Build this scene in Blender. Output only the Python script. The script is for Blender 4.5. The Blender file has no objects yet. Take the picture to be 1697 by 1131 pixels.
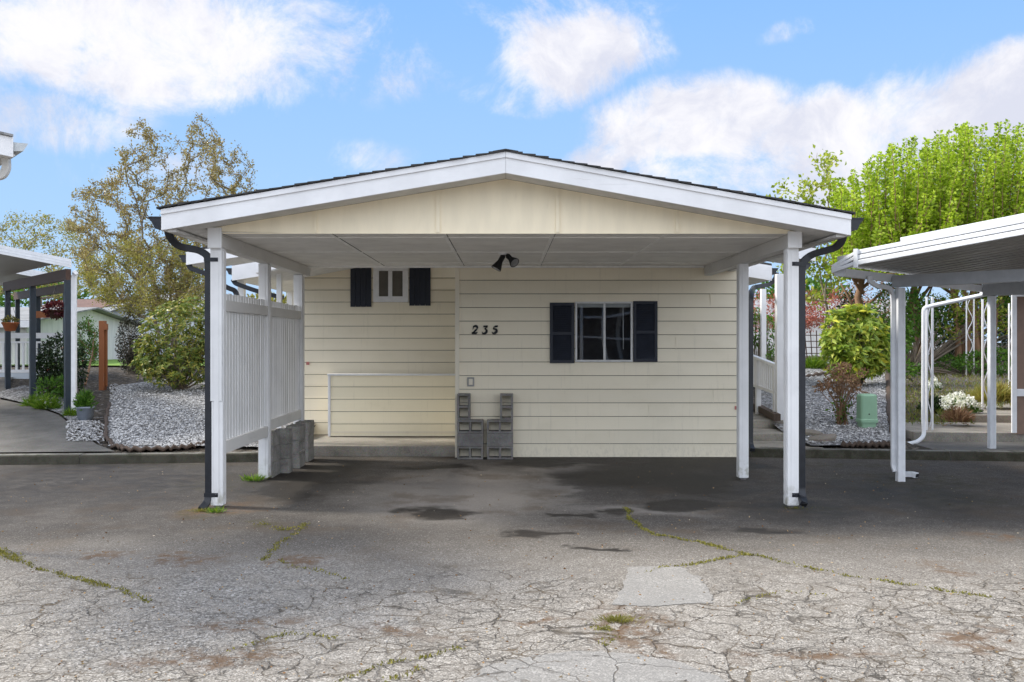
import bpy, bmesh, math, random
import numpy as np
from mathutils import Vector, Matrix, Euler

R = math.radians
random.seed(7)
rng = np.random.RandomState(11)
sc = bpy.context.scene
COL = sc.collection

# ------------------------------------------------------------------ camera, sky, sun, exposure
FOC, PX, PY, EYE = 1500.0, 840.0, 566.0, 1.8      # focal length in photo pixels, vanishing point, eye height
cam_d = bpy.data.cameras.new("camera"); cam = bpy.data.objects.new("camera", cam_d); COL.objects.link(cam)
cam.location = (0, 0, EYE); cam.rotation_euler = (R(90), 0, 0)
cam_d.sensor_width = 36.0; cam_d.lens = FOC / 1697 * 36.0
cam_d.shift_x = (848.5 - PX) / 1697; cam_d.shift_y = 0.0003
cam_d.clip_start = 0.1; cam_d.clip_end = 2000
sc.camera = cam
sc.cycles.use_denoising = True
sc.cycles.max_bounces = 8; sc.cycles.diffuse_bounces = 5
sc.view_settings.view_transform = 'Standard'; sc.view_settings.look = 'None'
sc.view_settings.gamma = 1.0; sc.view_settings.use_curve_mapping = False
sc.view_settings.exposure = 1.38

SUN_DIR = Vector((-0.90, 0.16, 0.72)).normalized()   # towards the sun: left, a little behind the house
SUN_EL = math.asin(SUN_DIR.z); SUN_AZ = math.atan2(SUN_DIR.x, SUN_DIR.y)
sun_d = bpy.data.lights.new("sun", 'SUN'); sun = bpy.data.objects.new("sun", sun_d); COL.objects.link(sun)
sun_d.energy = 2.0; sun_d.angle = R(10); sun_d.color = (1.0, 0.95, 0.86)
sun.rotation_euler = (-SUN_DIR).to_track_quat('-Z', 'Y').to_euler()

# ------------------------------------------------------------------ node helpers
def nd(nt, typ, ins=None, **attrs):
    n = nt.nodes.new(typ)
    for k, v in attrs.items(): setattr(n, k, v)
    for k, v in (ins or {}).items():
        if isinstance(v, bpy.types.NodeSocket): nt.links.new(v, n.inputs[k])
        else: n.inputs[k].default_value = v
    return n
def noise(nt, vec, scale, detail=3.0, rough=0.55, dist=0.0):
    return nd(nt, 'ShaderNodeTexNoise', {'Vector': vec, 'Scale': scale, 'Detail': detail, 'Roughness': rough, 'Distortion': dist}).outputs[0]
def noisec(nt, vec, scale, detail=2.0):
    return nd(nt, 'ShaderNodeTexNoise', {'Vector': vec, 'Scale': scale, 'Detail': detail}).outputs[1]
def vor(nt, vec, scale, feature='F1', out='Distance'):
    return nd(nt, 'ShaderNodeTexVoronoi', {'Vector': vec, 'Scale': scale}, feature=feature).outputs[out]
def mth(nt, op, a, b=0.0, c=0.0, clamp=False):
    n = nd(nt, 'ShaderNodeMath', {0: a, 1: b}, operation=op, use_clamp=clamp)
    if op in ('MULTIPLY_ADD', 'COMPARE'):
        if isinstance(c, bpy.types.NodeSocket): nt.links.new(c, n.inputs[2])
        else: n.inputs[2].default_value = c
    return n.outputs[0]
def vm(nt, op, a, b=(0, 0, 0), out=0):
    return nd(nt, 'ShaderNodeVectorMath', {0: a, 1: b}, operation=op).outputs[out]
def mapr(nt, v, a, b, c=0.0, d=1.0, smooth=True):
    return nd(nt, 'ShaderNodeMapRange', {'Value': v, 'From Min': a, 'From Max': b, 'To Min': c, 'To Max': d},
              interpolation_type='SMOOTHSTEP' if smooth else 'LINEAR').outputs[0]
def mix(nt, f, a, b, blend='MIX'):
    n = nd(nt, 'ShaderNodeMix', {0: f}, data_type='RGBA', blend_type=blend)
    for i, v in ((6, a), (7, b)):
        if isinstance(v, bpy.types.NodeSocket): nt.links.new(v, n.inputs[i])
        else: n.inputs[i].default_value = tuple(v) + ((1,) if len(v) == 3 else ())
    return n.outputs[2]
def ramp(nt, f, stops, interp='LINEAR'):
    n = nd(nt, 'ShaderNodeValToRGB', {0: f}); e = n.color_ramp; e.interpolation = interp
    while len(e.elements) < len(stops): e.elements.new(0.5)
    for i, (p, c) in enumerate(stops):
        e.elements[i].position = p
        e.elements[i].color = tuple(c) + (1,) if hasattr(c, '__len__') else (c, c, c, 1)
    return n.outputs[0]
def bump(nt, h, strength=0.5, dist=0.01, nrm=None):
    n = nd(nt, 'ShaderNodeBump', {'Height': h, 'Strength': strength, 'Distance': dist})
    if nrm is not None: nt.links.new(nrm, n.inputs['Normal'])
    return n.outputs[0]
def pos(nt): return nd(nt, 'ShaderNodeNewGeometry').outputs['Position']
def objc(nt): return nd(nt, 'ShaderNodeTexCoord').outputs['Object']
def newmat(name):
    m = bpy.data.materials.new(name); m.use_nodes = True; nt = m.node_tree
    b = nt.nodes['Principled BSDF']; return m, nt, b
def setb(nt, b, **kw):
    for k, v in kw.items():
        k = {'col': 'Base Color', 'rough': 'Roughness', 'nrm': 'Normal', 'metal': 'Metallic', 'spec': 'Specular IOR Level'}[k]
        if isinstance(v, bpy.types.NodeSocket): nt.links.new(v, b.inputs[k])
        else: b.inputs[k].default_value = tuple(v) + (1,) if (k == 'Base Color' and len(v) == 3) else v

# ------------------------------------------------------------------ sky with clouds
world = bpy.data.worlds.new("World"); sc.world = world; world.use_nodes = True
def build_world():
    nt = world.node_tree; bg = nt.nodes['Background']
    sky = nd(nt, 'ShaderNodeTexSky', sky_type='NISHITA', sun_disc=False)
    sky.sun_elevation = SUN_EL; sky.sun_rotation = SUN_AZ
    sky.air_density = 1.0; sky.dust_density = 0.6; sky.ozone_density = 1.6
    d = vm(nt, 'NORMALIZE', nd(nt, 'ShaderNodeTexCoord').outputs['Generated'])
    sep = nd(nt, 'ShaderNodeSeparateXYZ', {0: d})
    wob = vm(nt, 'SUBTRACT', noisec(nt, d, 6.0, 4.0), (0.5, 0.5, 0.5))
    dw = vm(nt, 'ADD', d, vm(nt, 'MULTIPLY', wob, (0.16, 0.0, 0.09)))
    sw = nd(nt, 'ShaderNodeSeparateXYZ', {0: dw})
    acc = None
    for px, py, rx, ry, a in ((230, 60, 430, 135, 1.0), (450, 100, 190, 85, .6), (60, 195, 230, 80, .45), (560, 30, 220, 60, .5), (900, 20, 260, 40, .35), (820, 150, 120, 40, .3), (690, 90, 110, 90, .42), (940, 95, 185, 95, .85),
                              (1140, 215, 220, 110, 1.0), (1020, 265, 160, 50, .6), (1400, 250, 270, 105, .9), (1640, 195, 260, 120, 1.0), (1500, 310, 420, 110, .72), (1240, 300, 260, 80, .6),
                              (1320, 40, 110, 34, .35), (600, 245, 130, 45, .22), (1700, 330, 300, 90, .6), (330, 300, 300, 60, .28)):
        v = Vector((px - PX, FOC, PY - py)).normalized()
        ax = mth(nt, 'MULTIPLY', mth(nt, 'SUBTRACT', sw.outputs[0], v.x), FOC / rx)
        az = mth(nt, 'MULTIPLY', mth(nt, 'SUBTRACT', sw.outputs[2], v.z), FOC / ry)
        r = mth(nt, 'SQRT', mth(nt, 'ADD', mth(nt, 'MULTIPLY', ax, ax), mth(nt, 'MULTIPLY', az, az)))
        g = mapr(nt, r, 1.0, 0.25, 0.0, a)
        acc = g if acc is None else mth(nt, 'MAXIMUM', acc, g)
    front = mapr(nt, sep.outputs[1], 0.25, 0.55)
    # the rest of the sky: unseen cloud, brightened behind the viewer as fill light
    rest = mapr(nt, noise(nt, d, 2.6, 5.0, 0.6), 0.34, 0.56)
    rest = mth(nt, 'MULTIPLY', rest, mapr(nt, sep.outputs[2], 0.0, 0.12))
    acc = mth(nt, 'ADD', mth(nt, 'MULTIPLY', acc, front), mth(nt, 'MULTIPLY', rest, mth(nt, 'SUBTRACT', 1.0, front)))
    tex = mth(nt, 'MULTIPLY', mth(nt, 'SUBTRACT', noise(nt, d, 9.0, 9.0, 0.70, 0.4), 0.5), 2.4)
    f = mapr(nt, mth(nt, 'ADD', acc, mth(nt, 'MULTIPLY', tex, mapr(nt, acc, 0.0, 0.3, 0.25, 1.0))), 0.13, 0.92)
    inner = noise(nt, dw, 8.0, 8.0, 0.66)
    ccol = mix(nt, mapr(nt, inner, 0.36, 0.62), (3.1, 3.15, 3.6), (4.2, 4.12, 4.2))
    low = ramp(nt, mapr(nt, sep.outputs[2], 0.0, 0.40, 0, 1, False), [(0, (.62, .80, 1.0)), (.3, (.47, .72, 1.0)), (.95, (.285, .555, 1.0))])
    low = mix(nt, 1.0, low, (3.85, 3.92, 4.15), 'MULTIPLY')
    skyc = mix(nt, mapr(nt, sep.outputs[2], .34, .62), low, mix(nt, 1.0, sky.outputs[0], (1.0, 1.05, 1.12), 'MULTIPLY'))
    ccol = mix(nt, mapr(nt, sep.outputs[1], .25, -.1), ccol, (9.0, 9.4, 10.2))  # unseen cloud behind made brighter and bluer to light front-facing surfaces
    nt.links.new(mix(nt, mth(nt, 'MULTIPLY', f, 0.95), skyc, ccol), bg.inputs[0])
    bg.inputs[1].default_value = 0.095
build_world()

# ------------------------------------------------------------------ where things stand
def W(px, py, y): return Vector(((px - PX) * y / FOC, y, EYE - (py - PY) * y / FOC))
def wx(px, y): return (px - PX) * y / FOC
def wz(py, y): return EYE - (py - PY) * y / FOC
def G(px, py, z=0.0):
    y = (EYE - z) * FOC / (py - PY); return Vector((wx(px, y), y, z))
def kerb_y(x): return 13.43 + 0.087 * (x + 4.4) if x < 0 else 14.06 - 0.13 * (x - 3.78)
PROF = ((0, .13), (1.8, .30), (4, .50), (8, .80), (11.5, 1.0), (14.5, 1.1), (26, 1.15), (1000, 1.15))
def T(x, y):
    s = y - kerb_y(max(-30, min(30, x)))
    if s <= 0: return .13
    for (a, za), (b, zb) in zip(PROF, PROF[1:]):
        if s <= b: return za + (zb - za) * (s - a) / (b - a)
    return 1.15
def Tc(x, y):                                        # bare ground, dug out under the concrete slabs
    z = T(x, y)
    if 3.7 < x < 5.1: z = min(z, .06 if y < 15.15 else .18 if y < 16.05 else .33 if y < 27 else 9)
    if x > 6.45 and y < 15.05: z = min(z, .08)
    if x > 6.7 and 14.6 < y < 16.9: z = min(z, .2)
    if y > 16.5 and x > 8.5 + (y - 16.76) * .32: z = min(z, .33)
    return z
def GT(px, py):                                     # the point of the rising ground that the photo shows there
    y = 13.2
    while y < 120:
        x = wx(px, y)
        if wz(py, y) <= T(x, y): return Vector((x, y, T(x, y)))
        y += 0.02
    return Vector((wx(px, 60), 60, T(0, 60)))

# ------------------------------------------------------------------ mesh helpers
ORG = {}
def tag(o, label=None, cat=None, group=None, kind=None):
    if label: o['label'] = label
    if cat: o['category'] = cat
    if group: o['group'] = group
    if kind: o['kind'] = kind
    return o
def thing(name, loc, label, cat, group=None):
    o = bpy.data.objects.new(name, None); COL.objects.link(o); o.location = loc; o.empty_display_size = 0.1
    ORG[o.name] = Vector(loc); return tag(o, label, cat, group)
def link_mesh(name, me, mat, parent=None, org=(0, 0, 0)):
    o = bpy.data.objects.new(name, me); COL.objects.link(o)
    if mat is not None: me.materials.append(mat)
    if parent is not None: o.parent = parent; ORG[o.name] = ORG[parent.name]
    else: o.location = org; ORG[o.name] = Vector(org)
    return o
class MB:
    def __init__(s): s.v = []; s.f = []; s.sm = []
    def add(s, vs, fs, smooth=False):
        n = len(s.v); s.v += [tuple(v) for v in vs]; s.f += [tuple(i + n for i in f) for f in fs]; s.sm += [smooth] * len(fs); return s
    def box(s, a, b):
        x0, y0, z0 = a; x1, y1, z1 = b
        return s.add([(x0, y0, z0), (x1, y0, z0), (x1, y1, z0), (x0, y1, z0), (x0, y0, z1), (x1, y0, z1), (x1, y1, z1), (x0, y1, z1)],
                     [(0, 3, 2, 1), (4, 5, 6, 7), (0, 1, 5, 4), (1, 2, 6, 5), (2, 3, 7, 6), (3, 0, 4, 7)])
    def bar(s, p0, p1, w, h, up=(0, 0, 1)):          # box beam from p0 to p1, w sideways, h along up
        p0, p1 = Vector(p0), Vector(p1); d = (p1 - p0).normalized(); u = Vector(up)
        sd = d.cross(u)
        if sd.length < 1e-4: sd = d.cross(Vector((0, 1, 0)))
        sd.normalize(); u = sd.cross(d).normalized(); sd *= w / 2; u *= h / 2
        return s.add([p0 - sd - u, p0 + sd - u, p0 + sd + u, p0 - sd + u, p1 - sd - u, p1 + sd - u, p1 + sd + u, p1 - sd + u],
                     [(0, 1, 2, 3), (7, 6, 5, 4), (4, 5, 1, 0), (5, 6, 2, 1), (6, 7, 3, 2), (7, 4, 0, 3)])
    def prism(s, poly, vec):                         # a planar outline swept by vec
        n = len(poly); vec = Vector(vec); a = [Vector(p) for p in poly]
        return s.add(a + [p + vec for p in a], [tuple(range(n))[::-1], tuple(range(n, 2 * n))] +
                     [(i, (i + 1) % n, n + (i + 1) % n, n + i) for i in range(n)])
    def tube(s, pts, r, n=8, caps=True, prof=None, ref=(0, 1, 0), hollow=False):   # round (or prof-shaped) pipe along pts
        pts = [Vector(p) for p in pts]; rs = r if hasattr(r, '__len__') else [r] * len(pts); vs = []
        for i, p in enumerate(pts):
            d = (pts[min(i + 1, len(pts) - 1)] - pts[max(i - 1, 0)]).normalized()
            a = d.cross(Vector(ref))
            if a.length < 0.05: a = d.cross(Vector((1, 0, 0)))
            a.normalize(); b = d.cross(a)
            if prof: vs += [p + a * u * rs[i] + b * w * rs[i] for u, w in prof]
            else: vs += [p + (a * math.cos(2 * math.pi * k / n) + b * math.sin(2 * math.pi * k / n)) * rs[i] for k in range(n)]
        if prof: n = len(prof)
        fs = [(i * n + k, i * n + (k + 1) % n, (i + 1) * n + (k + 1) % n, (i + 1) * n + k) for i in range(len(pts) - 1) for k in range(n)]
        if caps: fs += [tuple(range(n))[::-1], tuple(range((len(pts) - 1) * n, len(pts) * n))]
        return s.add(vs, fs, smooth=prof is None)
    def lathe(s, c, prof, n=20, ax=(0, 0, 1)):       # prof: (radius, height) pairs
        c = Vector(c); ax = Vector(ax).normalized(); a = ax.orthogonal().normalized(); b = ax.cross(a)
        vs = [c + ax * h + (a * math.cos(2 * math.pi * k / n) + b * math.sin(2 * math.pi * k / n)) * r for r, h in prof for k in range(n)]
        fs = [(i * n + k, i * n + (k + 1) % n, (i + 1) * n + (k + 1) % n, (i + 1) * n + k) for i in range(len(prof) - 1) for k in range(n)]
        return s.add(vs, fs, smooth=True)
    def build(s, name, mat, parent=None, bevel=0.0, org=(0, 0, 0)):
        o = ORG[parent.name] if parent is not None else Vector(org)
        me = bpy.data.meshes.new(name); me.from_pydata([(x - o.x, y - o.y, z - o.z) for x, y, z in s.v], [], s.f)
        if any(s.sm):
            me.polygons.foreach_set('use_smooth', s.sm)
        bm = bmesh.new(); bm.from_mesh(me); bmesh.ops.recalc_face_normals(bm, faces=bm.faces); bm.to_mesh(me); bm.free()
        ob = link_mesh(name, me, mat, parent, tuple(o))
        if bevel:
            m = ob.modifiers.new('bevel', 'BEVEL'); m.width = bevel; m.segments = 2; m.limit_method = 'ANGLE'
        return ob
def smooth_path(pts, n=6):                            # rounds the corners of a pipe run
    pts = [Vector(p) for p in pts]; out = [pts[0]]
    for a, b, c in zip(pts, pts[1:], pts[2:]):
        k = min((b - a).length, (c - b).length) * 0.45; p, q = b + (a - b).normalized() * k, b + (c - b).normalized() * k
        out += [p.lerp(b, t / n).lerp(b.lerp(q, t / n), t / n) for t in range(n + 1)]
    return out + [pts[-1]]
RECT = [(-.5, -.38), (.5, -.38), (.5, .38), (-.5, .38)]
def ground_sheet(name, poly, mat, dz=0.0, step=0.5, zf=None, kind='structure', label=None, flat=None):
    bm = bmesh.new(); f = bm.faces.new([bm.verts.new((p[0], p[1], 0)) for p in poly]); bm.normal_update()
    if f.normal.z < 0: f.normal_flip()
    if flat is None:
        xs = [p[0] for p in poly]; ys = [p[1] for p in poly]
        for lo, hi, ax in ((min(xs), max(xs), (1, 0, 0)), (min(ys), max(ys), (0, 1, 0))):
            t = lo + step
            while t < hi:
                bmesh.ops.bisect_plane(bm, geom=bm.verts[:] + bm.edges[:] + bm.faces[:], plane_co=Vector(ax) * t, plane_no=ax); t += step
    for v in bm.verts: v.co.z = (flat if flat is not None else T(v.co.x, v.co.y)) + dz
    me = bpy.data.meshes.new(name); bm.to_mesh(me); bm.free()
    return tag(link_mesh(name, me, mat), label, None, None, kind)
def np_mesh(name, V, nper, mat, parent=None, org=(0, 0, 0), smooth=False):   # V: (n, nper, 3) loose polygons
    o = np.array(ORG[parent.name] if parent is not None else org, dtype=np.float64)
    n = len(V); v = (V.reshape(-1, 3) - o).astype(np.float32); me = bpy.data.meshes.new(name)
    me.vertices.add(n * nper); me.vertices.foreach_set('co', v.ravel())
    me.loops.add(n * nper); me.loops.foreach_set('vertex_index', np.arange(n * nper, dtype=np.int32))
    me.polygons.add(n); me.polygons.foreach_set('loop_start', np.arange(0, n * nper, nper, dtype=np.int32))
    me.update(calc_edges=True)
    return link_mesh(name, me, mat, parent, tuple(o))
def unit(a): return a / np.maximum(np.linalg.norm(a, axis=1, keepdims=True), 1e-9)
def leaf_quads(P, A, size, aspect=0.45, jitter=0.35, fold=0.12):
    n = len(P); A = unit(A + rng.normal(0, jitter, (n, 3))); L = (size * rng.uniform(.65, 1.25, n))[:, None]
    S = unit(np.cross(A, rng.normal(0, 1, (n, 3)))); N = np.cross(A, S); w = L * aspect / 2
    return np.stack([P, P + A * L * .45 + S * w + N * L * fold, P + A * L, P + A * L * .45 - S * w + N * L * fold], 1)
def copy_tree(o, parent=None):
    c = o.copy(); COL.objects.link(c); c.parent = parent
    for ch in list(o.children): copy_tree(ch, c)
    return c

# ------------------------------------------------------------------ materials
def paint(name, rgb, rough=.5, var=.10, stain=(.55, .5, .42), stain_amt=.22, scale=(6, 6, 1.2), bumps=.12, spec=.35):
    m, nt, b = newmat(name); p = pos(nt); q = vm(nt, 'MULTIPLY', p, scale)
    c = mix(nt, mapr(nt, noise(nt, q, 1.3, 5), .3, .7), [k * (1 - var) for k in rgb], [min(.95, k * (1 + var * .6)) for k in rgb])
    st = mth(nt, 'MULTIPLY', mapr(nt, noise(nt, q, 2.4, 6, .65), .55, .78), stain_amt)
    c = mix(nt, st, c, [k * s for k, s in zip(rgb, stain)])
    g = noise(nt, vm(nt, 'MULTIPLY', p, (60, 60, 9)), 1.0, 3)
    setb(nt, b, col=c, rough=mapr(nt, noise(nt, p, 9, 3), .3, .7, rough - .08, rough + .12), spec=spec, nrm=bump(nt, g, bumps, .004)); return m
def woodpaint(name, rgb, grain='z', rough=.55):       # painted timber: grain, hairline wear, grey scuffs
    m, nt, b = newmat(name); p = pos(nt)
    s = {'z': (45, 45, 1.5), 'x': (1.5, 45, 45), 'y': (45, 1.5, 45)}[grain]
    g = noise(nt, vm(nt, 'MULTIPLY', p, s), 1.0, 4, .6); big = noise(nt, p, 2.2, 5, .6)
    c = mix(nt, mapr(nt, big, .35, .7), rgb, [k * .90 for k in rgb])
    c = mix(nt, mth(nt, 'MULTIPLY', mapr(nt, g, .60, .74), .30), c, [k * .62 for k in rgb])
    chip = mth(nt, 'MULTIPLY', mapr(nt, noise(nt, vm(nt, 'MULTIPLY', p, [k * .35 for k in s]), 1.0, 6, .7), .65, .70), .62)
    c = mix(nt, chip, c, (.28, .25, .21))
    low = mth(nt, 'MULTIPLY', mapr(nt, noise(nt, p, 11, 4), .45, .65), mapr(nt, nd(nt, 'ShaderNodeSeparateXYZ', {0: p}).outputs[2], .36, .02, 0, .72))
    c = mix(nt, low, c, (.30, .29, .22))
    setb(nt, b, col=c, rough=rough, spec=.35, nrm=bump(nt, g, .25, .003)); return m
def siding_mat(name, rgb):
    m, nt, b = newmat(name); p = pos(nt)
    board = nd(nt, 'ShaderNodeSeparateXYZ', {0: p}).outputs[2]
    bid = mth(nt, 'FLOOR', mth(nt, 'DIVIDE', board, .2105))
    wn = nd(nt, 'ShaderNodeTexWhiteNoise', {'W': bid}, noise_dimensions='1D').outputs[0]
    c = mix(nt, wn, [k * .95 for k in rgb], [k * 1.03 for k in rgb])
    big = noise(nt, vm(nt, 'MULTIPLY', p, (1.2, 1.2, 2.5)), 1.2, 6, .6)
    c = mix(nt, mapr(nt, big, .45, .75, 0, .30), c, [rgb[0] * .80, rgb[1] * .79, rgb[2] * .74])
    str_ = noise(nt, vm(nt, 'MULTIPLY', p, (22, 22, .9)), 1.0, 4, .6)
    c = mix(nt, mapr(nt, str_, .56, .76, 0, .30), c, [k * .72 for k in rgb])
    spl = mth(nt, 'MULTIPLY', mapr(nt, noise(nt, vm(nt, 'MULTIPLY', p, (30, 30, 12)), 1.0, 6, .75), .42, .70), mapr(nt, board, .30, .0, 0, .26))
    c = mix(nt, spl, c, (.24, .22, .17))
    g = noise(nt, vm(nt, 'MULTIPLY', p, (3, 30, 70)), 1.0, 3)
    setb(nt, b, col=c, rough=.55, spec=.3, nrm=bump(nt, g, .2, .004)); return m
def concrete(name, rgb, moss=.3, scale=1.0):
    m, nt, b = newmat(name); p = pos(nt)
    n1 = noise(nt, p, 1.7 * scale, 6, .6); n2 = noise(nt, p, 60, 3)
    c = mix(nt, mapr(nt, n1, .35, .68), rgb, [k * .66 for k in rgb]); c = mix(nt, mapr(nt, n2, .35, .7, 0, .4), c, [k * 1.35 for k in rgb])
    ms = mth(nt, 'MULTIPLY', mapr(nt, noise(nt, p, 3.1, 6, .7), .48, .62), moss); c = mix(nt, ms, c, (.035, .034, .022))
    sp = vor(nt, p, 130, out='Color'); c = mix(nt, .18, c, sp, 'OVERLAY')
    setb(nt, b, col=c, rough=.88, spec=.2, nrm=bump(nt, mth(nt, 'ADD', n2, mth(nt, 'MULTIPLY', n1, .6)), .5, .006)); return m
def stones(name, cols, scale=28, bumpd=.03, dirt=.25):
    m, nt, b = newmat(name); p = pos(nt); q = vm(nt, 'ADD', p, vm(nt, 'MULTIPLY', noisec(nt, p, 20), (.03, .03, .03)))
    v = nd(nt, 'ShaderNodeTexVoronoi', {'Vector': q, 'Scale': scale})
    c = ramp(nt, nd(nt, 'ShaderNodeSeparateColor', {0: v.outputs['Color']}).outputs[0], cols, 'LINEAR')
    gap = mapr(nt, vor(nt, q, scale, 'DISTANCE_TO_EDGE'), .0, .16); c = mix(nt, mth(nt, 'MULTIPLY', mth(nt, 'SUBTRACT', 1.0, gap), .75), c, (.03, .028, .025))
    c = mix(nt, mth(nt, 'MULTIPLY', mapr(nt, noise(nt, p, 1.1, 6, .65), .50, .68), dirt), c, (.10, .075, .05))
    setb(nt, b, col=c, rough=.85, spec=.25, nrm=bump(nt, mth(nt, 'MULTIPLY', gap, v.outputs['Distance']), .8, bumpd)); return m
def leafmat(name, cols, trans=.35, rough=.5):
    m, nt, b = newmat(name); rnd = nd(nt, 'ShaderNodeNewGeometry').outputs['Random Per Island']
    p = pos(nt); k = mth(nt, 'ADD', mth(nt, 'MULTIPLY', rnd, .7), mth(nt, 'MULTIPLY', noise(nt, p, 1.6, 3), .3))
    st = [(i / max(1, len(cols) - 1) * .8 + .1, c) for i, c in enumerate(cols)]
    c = ramp(nt, k, st); setb(nt, b, col=c, rough=rough, spec=.3)
    tr = nd(nt, 'ShaderNodeBsdfTranslucent', {0: mix(nt, 1.0, c, (1.25, 1.3, .75), 'MULTIPLY')})
    mx = nd(nt, 'ShaderNodeMixShader', {0: trans, 1: b.outputs[0], 2: tr.outputs[0]})
    nt.links.new(mx.outputs[0], nt.nodes['Material Output'].inputs[0]); return m
def bark(name, rgb):
    m, nt, b = newmat(name); p = pos(nt); n = noise(nt, vm(nt, 'MULTIPLY', p, (14, 14, 3)), 1.5, 6, .7)
    setb(nt, b, col=mix(nt, n, [k * .45 for k in rgb], [k * 1.4 for k in rgb]), rough=.9, nrm=bump(nt, n, .8, .02)); return m
def plain(name, rgb, rough=.5, metal=0.0, var=.15, sc_=8.0, spec=.4):
    m, nt, b = newmat(name); p = pos(nt); n = noise(nt, p, sc_, 5, .6)
    setb(nt, b, col=mix(nt, mapr(nt, n, .3, .7), [k * (1 - var) for k in rgb], [k * (1 + var) for k in rgb]), rough=mapr(nt, n, .3, .7, rough * .85, min(1, rough * 1.2)), metal=metal, spec=spec,
         nrm=bump(nt, noise(nt, p, 40, 2), .08, .003)); return m
def shingles(name, rgb):
    m, nt, b = newmat(name); p = pos(nt); v = vor(nt, vm(nt, 'MULTIPLY', p, (1, 3.5, 1)), 2.2, out='Color'); g = noise(nt, p, 160, 2)
    c = mix(nt, nd(nt, 'ShaderNodeSeparateColor', {0: v}).outputs[0], [k * .6 for k in rgb], [k * 1.4 for k in rgb]); c = mix(nt, .35, c, mix(nt, g, (.0, .0, .0), [k * 3 for k in rgb]))
    setb(nt, b, col=c, rough=.95, nrm=bump(nt, g, .4, .004)); return m

M = {}
M['white'] = woodpaint('white_post_paint', (.77, .77, .77), 'z'); M['white_x'] = woodpaint('white_board_paint', (.78, .78, .79), 'x')
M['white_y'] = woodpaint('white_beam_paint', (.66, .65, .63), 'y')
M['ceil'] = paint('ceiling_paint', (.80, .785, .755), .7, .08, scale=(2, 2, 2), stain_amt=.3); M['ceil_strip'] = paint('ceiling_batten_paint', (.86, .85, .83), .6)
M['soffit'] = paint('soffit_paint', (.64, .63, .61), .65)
M['cream'] = paint('gable_cream_paint', (.88, .78, .585), .6, .05, stain_amt=.12); M['siding'] = siding_mat('cream_lap_siding', (.83, .755, .595))
M['siding_pale'] = siding_mat('pale_cream_lap_siding', (.88, .80, .60)); M['trim'] = paint('cream_trim_paint', (.76, .70, .57), .5); M['navy'] = plain('navy_shutter_paint', (.012, .016, .028), .45)
M['black'] = plain('black_gutter_paint', (.017, .019, .024), .38, var=.2); M['vinyl'] = plain('white_vinyl', (.74, .74, .75), .35, var=.05)
M['alum'] = plain('window_aluminium', (.62, .62, .61), .4, var=.08); M['shingle'] = shingles('dark_roof_shingles', (.035, .034, .034)); M['grey_shingle'] = shingles('grey_roof_shingles', (.21, .21, .21))
M['block'] = concrete('cinder_block', (.225, .213, .203), .12, 3.0); M['block_old'] = concrete('weathered_cinder_block', (.27, .258, .238), .30, 4.0)
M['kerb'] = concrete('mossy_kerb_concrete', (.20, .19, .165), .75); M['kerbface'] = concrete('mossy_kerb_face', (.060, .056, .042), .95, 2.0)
M['slab'] = concrete('path_concrete', (.30, .275, .235), .25); M['drive'] = concrete('driveway_concrete', (.145, .136, .122), .18)
M['gravel'] = stones('white_gravel', [(.0, (.10, .098, .095)), (.3, (.24, .237, .235)), (.6, (.39, .385, .39)), (1.0, (.66, .655, .65))], 24, dirt=.62)
M['soil'] = stones('soil_and_bark', [(.0, (.035, .028, .02)), (.5, (.09, .07, .05)), (.9, (.16, .13, .10)), (1.0, (.34, .32, .30))], 18, dirt=.4)
M['num'] = plain('black_iron', (.010, .010, .011), .5); M['dkglass'] = plain('lamp_lens', (.25, .25, .25), .15)
M['oakbrown'] = woodpaint('redwood_stain', (.27, .095, .035), 'z'); M['teal'] = plain('dark_blue_post_paint', (.020, .030, .042), .5); M['brownbeam'] = woodpaint('brown_beam_stain', (.085, .045, .03), 'x')
M['pan'] = plain('grey_metal_pan', (.30, .295, .285), .45, var=.08); M['metalw'] = plain('white_metal', (.66, .675, .70), .4, var=.06); M['greybeam'] = plain('grey_beam_paint', (.40, .415, .44), .4, var=.08)
M['brownwall'] = plain('brown_panel', (.21, .135, .10), .6, var=.12); M['green'] = plain('green_pedestal', (.27, .45, .30), .45, var=.08, sc_=3)
M['edging'] = bark('edging_log', (.085, .058, .042)); M['flag'] = concrete('flat_stone', (.24, .21, .17), .1)
M['bark'] = bark('grey_brown_bark', (.20, .165, .125)); M['palebark'] = bark('pale_bark', (.34, .29, .22)); M['redbark'] = bark('red_brown_bark', (.26, .15, .085))
M['l_bigtree'] = leafmat('small_olive_leaves', [(.17, .115, .055), (.28, .205, .095), (.26, .225, .09), (.38, .31, .15)], .3)
M['l_lowtree'] = leafmat('yellow_green_leaves', [(.14, .155, .035), (.25, .235, .06), (.33, .27, .085), (.19, .215, .05)], .35)
M['l_rhodo'] = leafmat('rhododendron_leaves', [(.055, .10, .02), (.13, .19, .04), (.25, .27, .06), (.42, .34, .075)], .22, .38)
M['l_rhodo2'] = leafmat('yellow_rhododendron_leaves', [(.10, .17, .025), (.22, .32, .045), (.36, .44, .07), (.56, .52, .06)], .25, .38)
M['l_hedge'] = leafmat('fresh_green_leaves', [(.09, .16, .010), (.27, .38, .022), (.43, .55, .05), (.56, .65, .10)], .45)
M['l_young'] = leafmat('young_maple_leaves', [(.18, .25, .03), (.32, .38, .05), (.46, .46, .08)], .45)
M['l_dark'] = leafmat('dark_glossy_leaves', [(.012, .026, .010), (.028, .05, .018), (.05, .08, .03)], .12, .3)
M['l_mid'] = leafmat('mid_green_leaves', [(.04, .10, .015), (.08, .18, .025), (.15, .27, .04)], .35)
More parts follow.
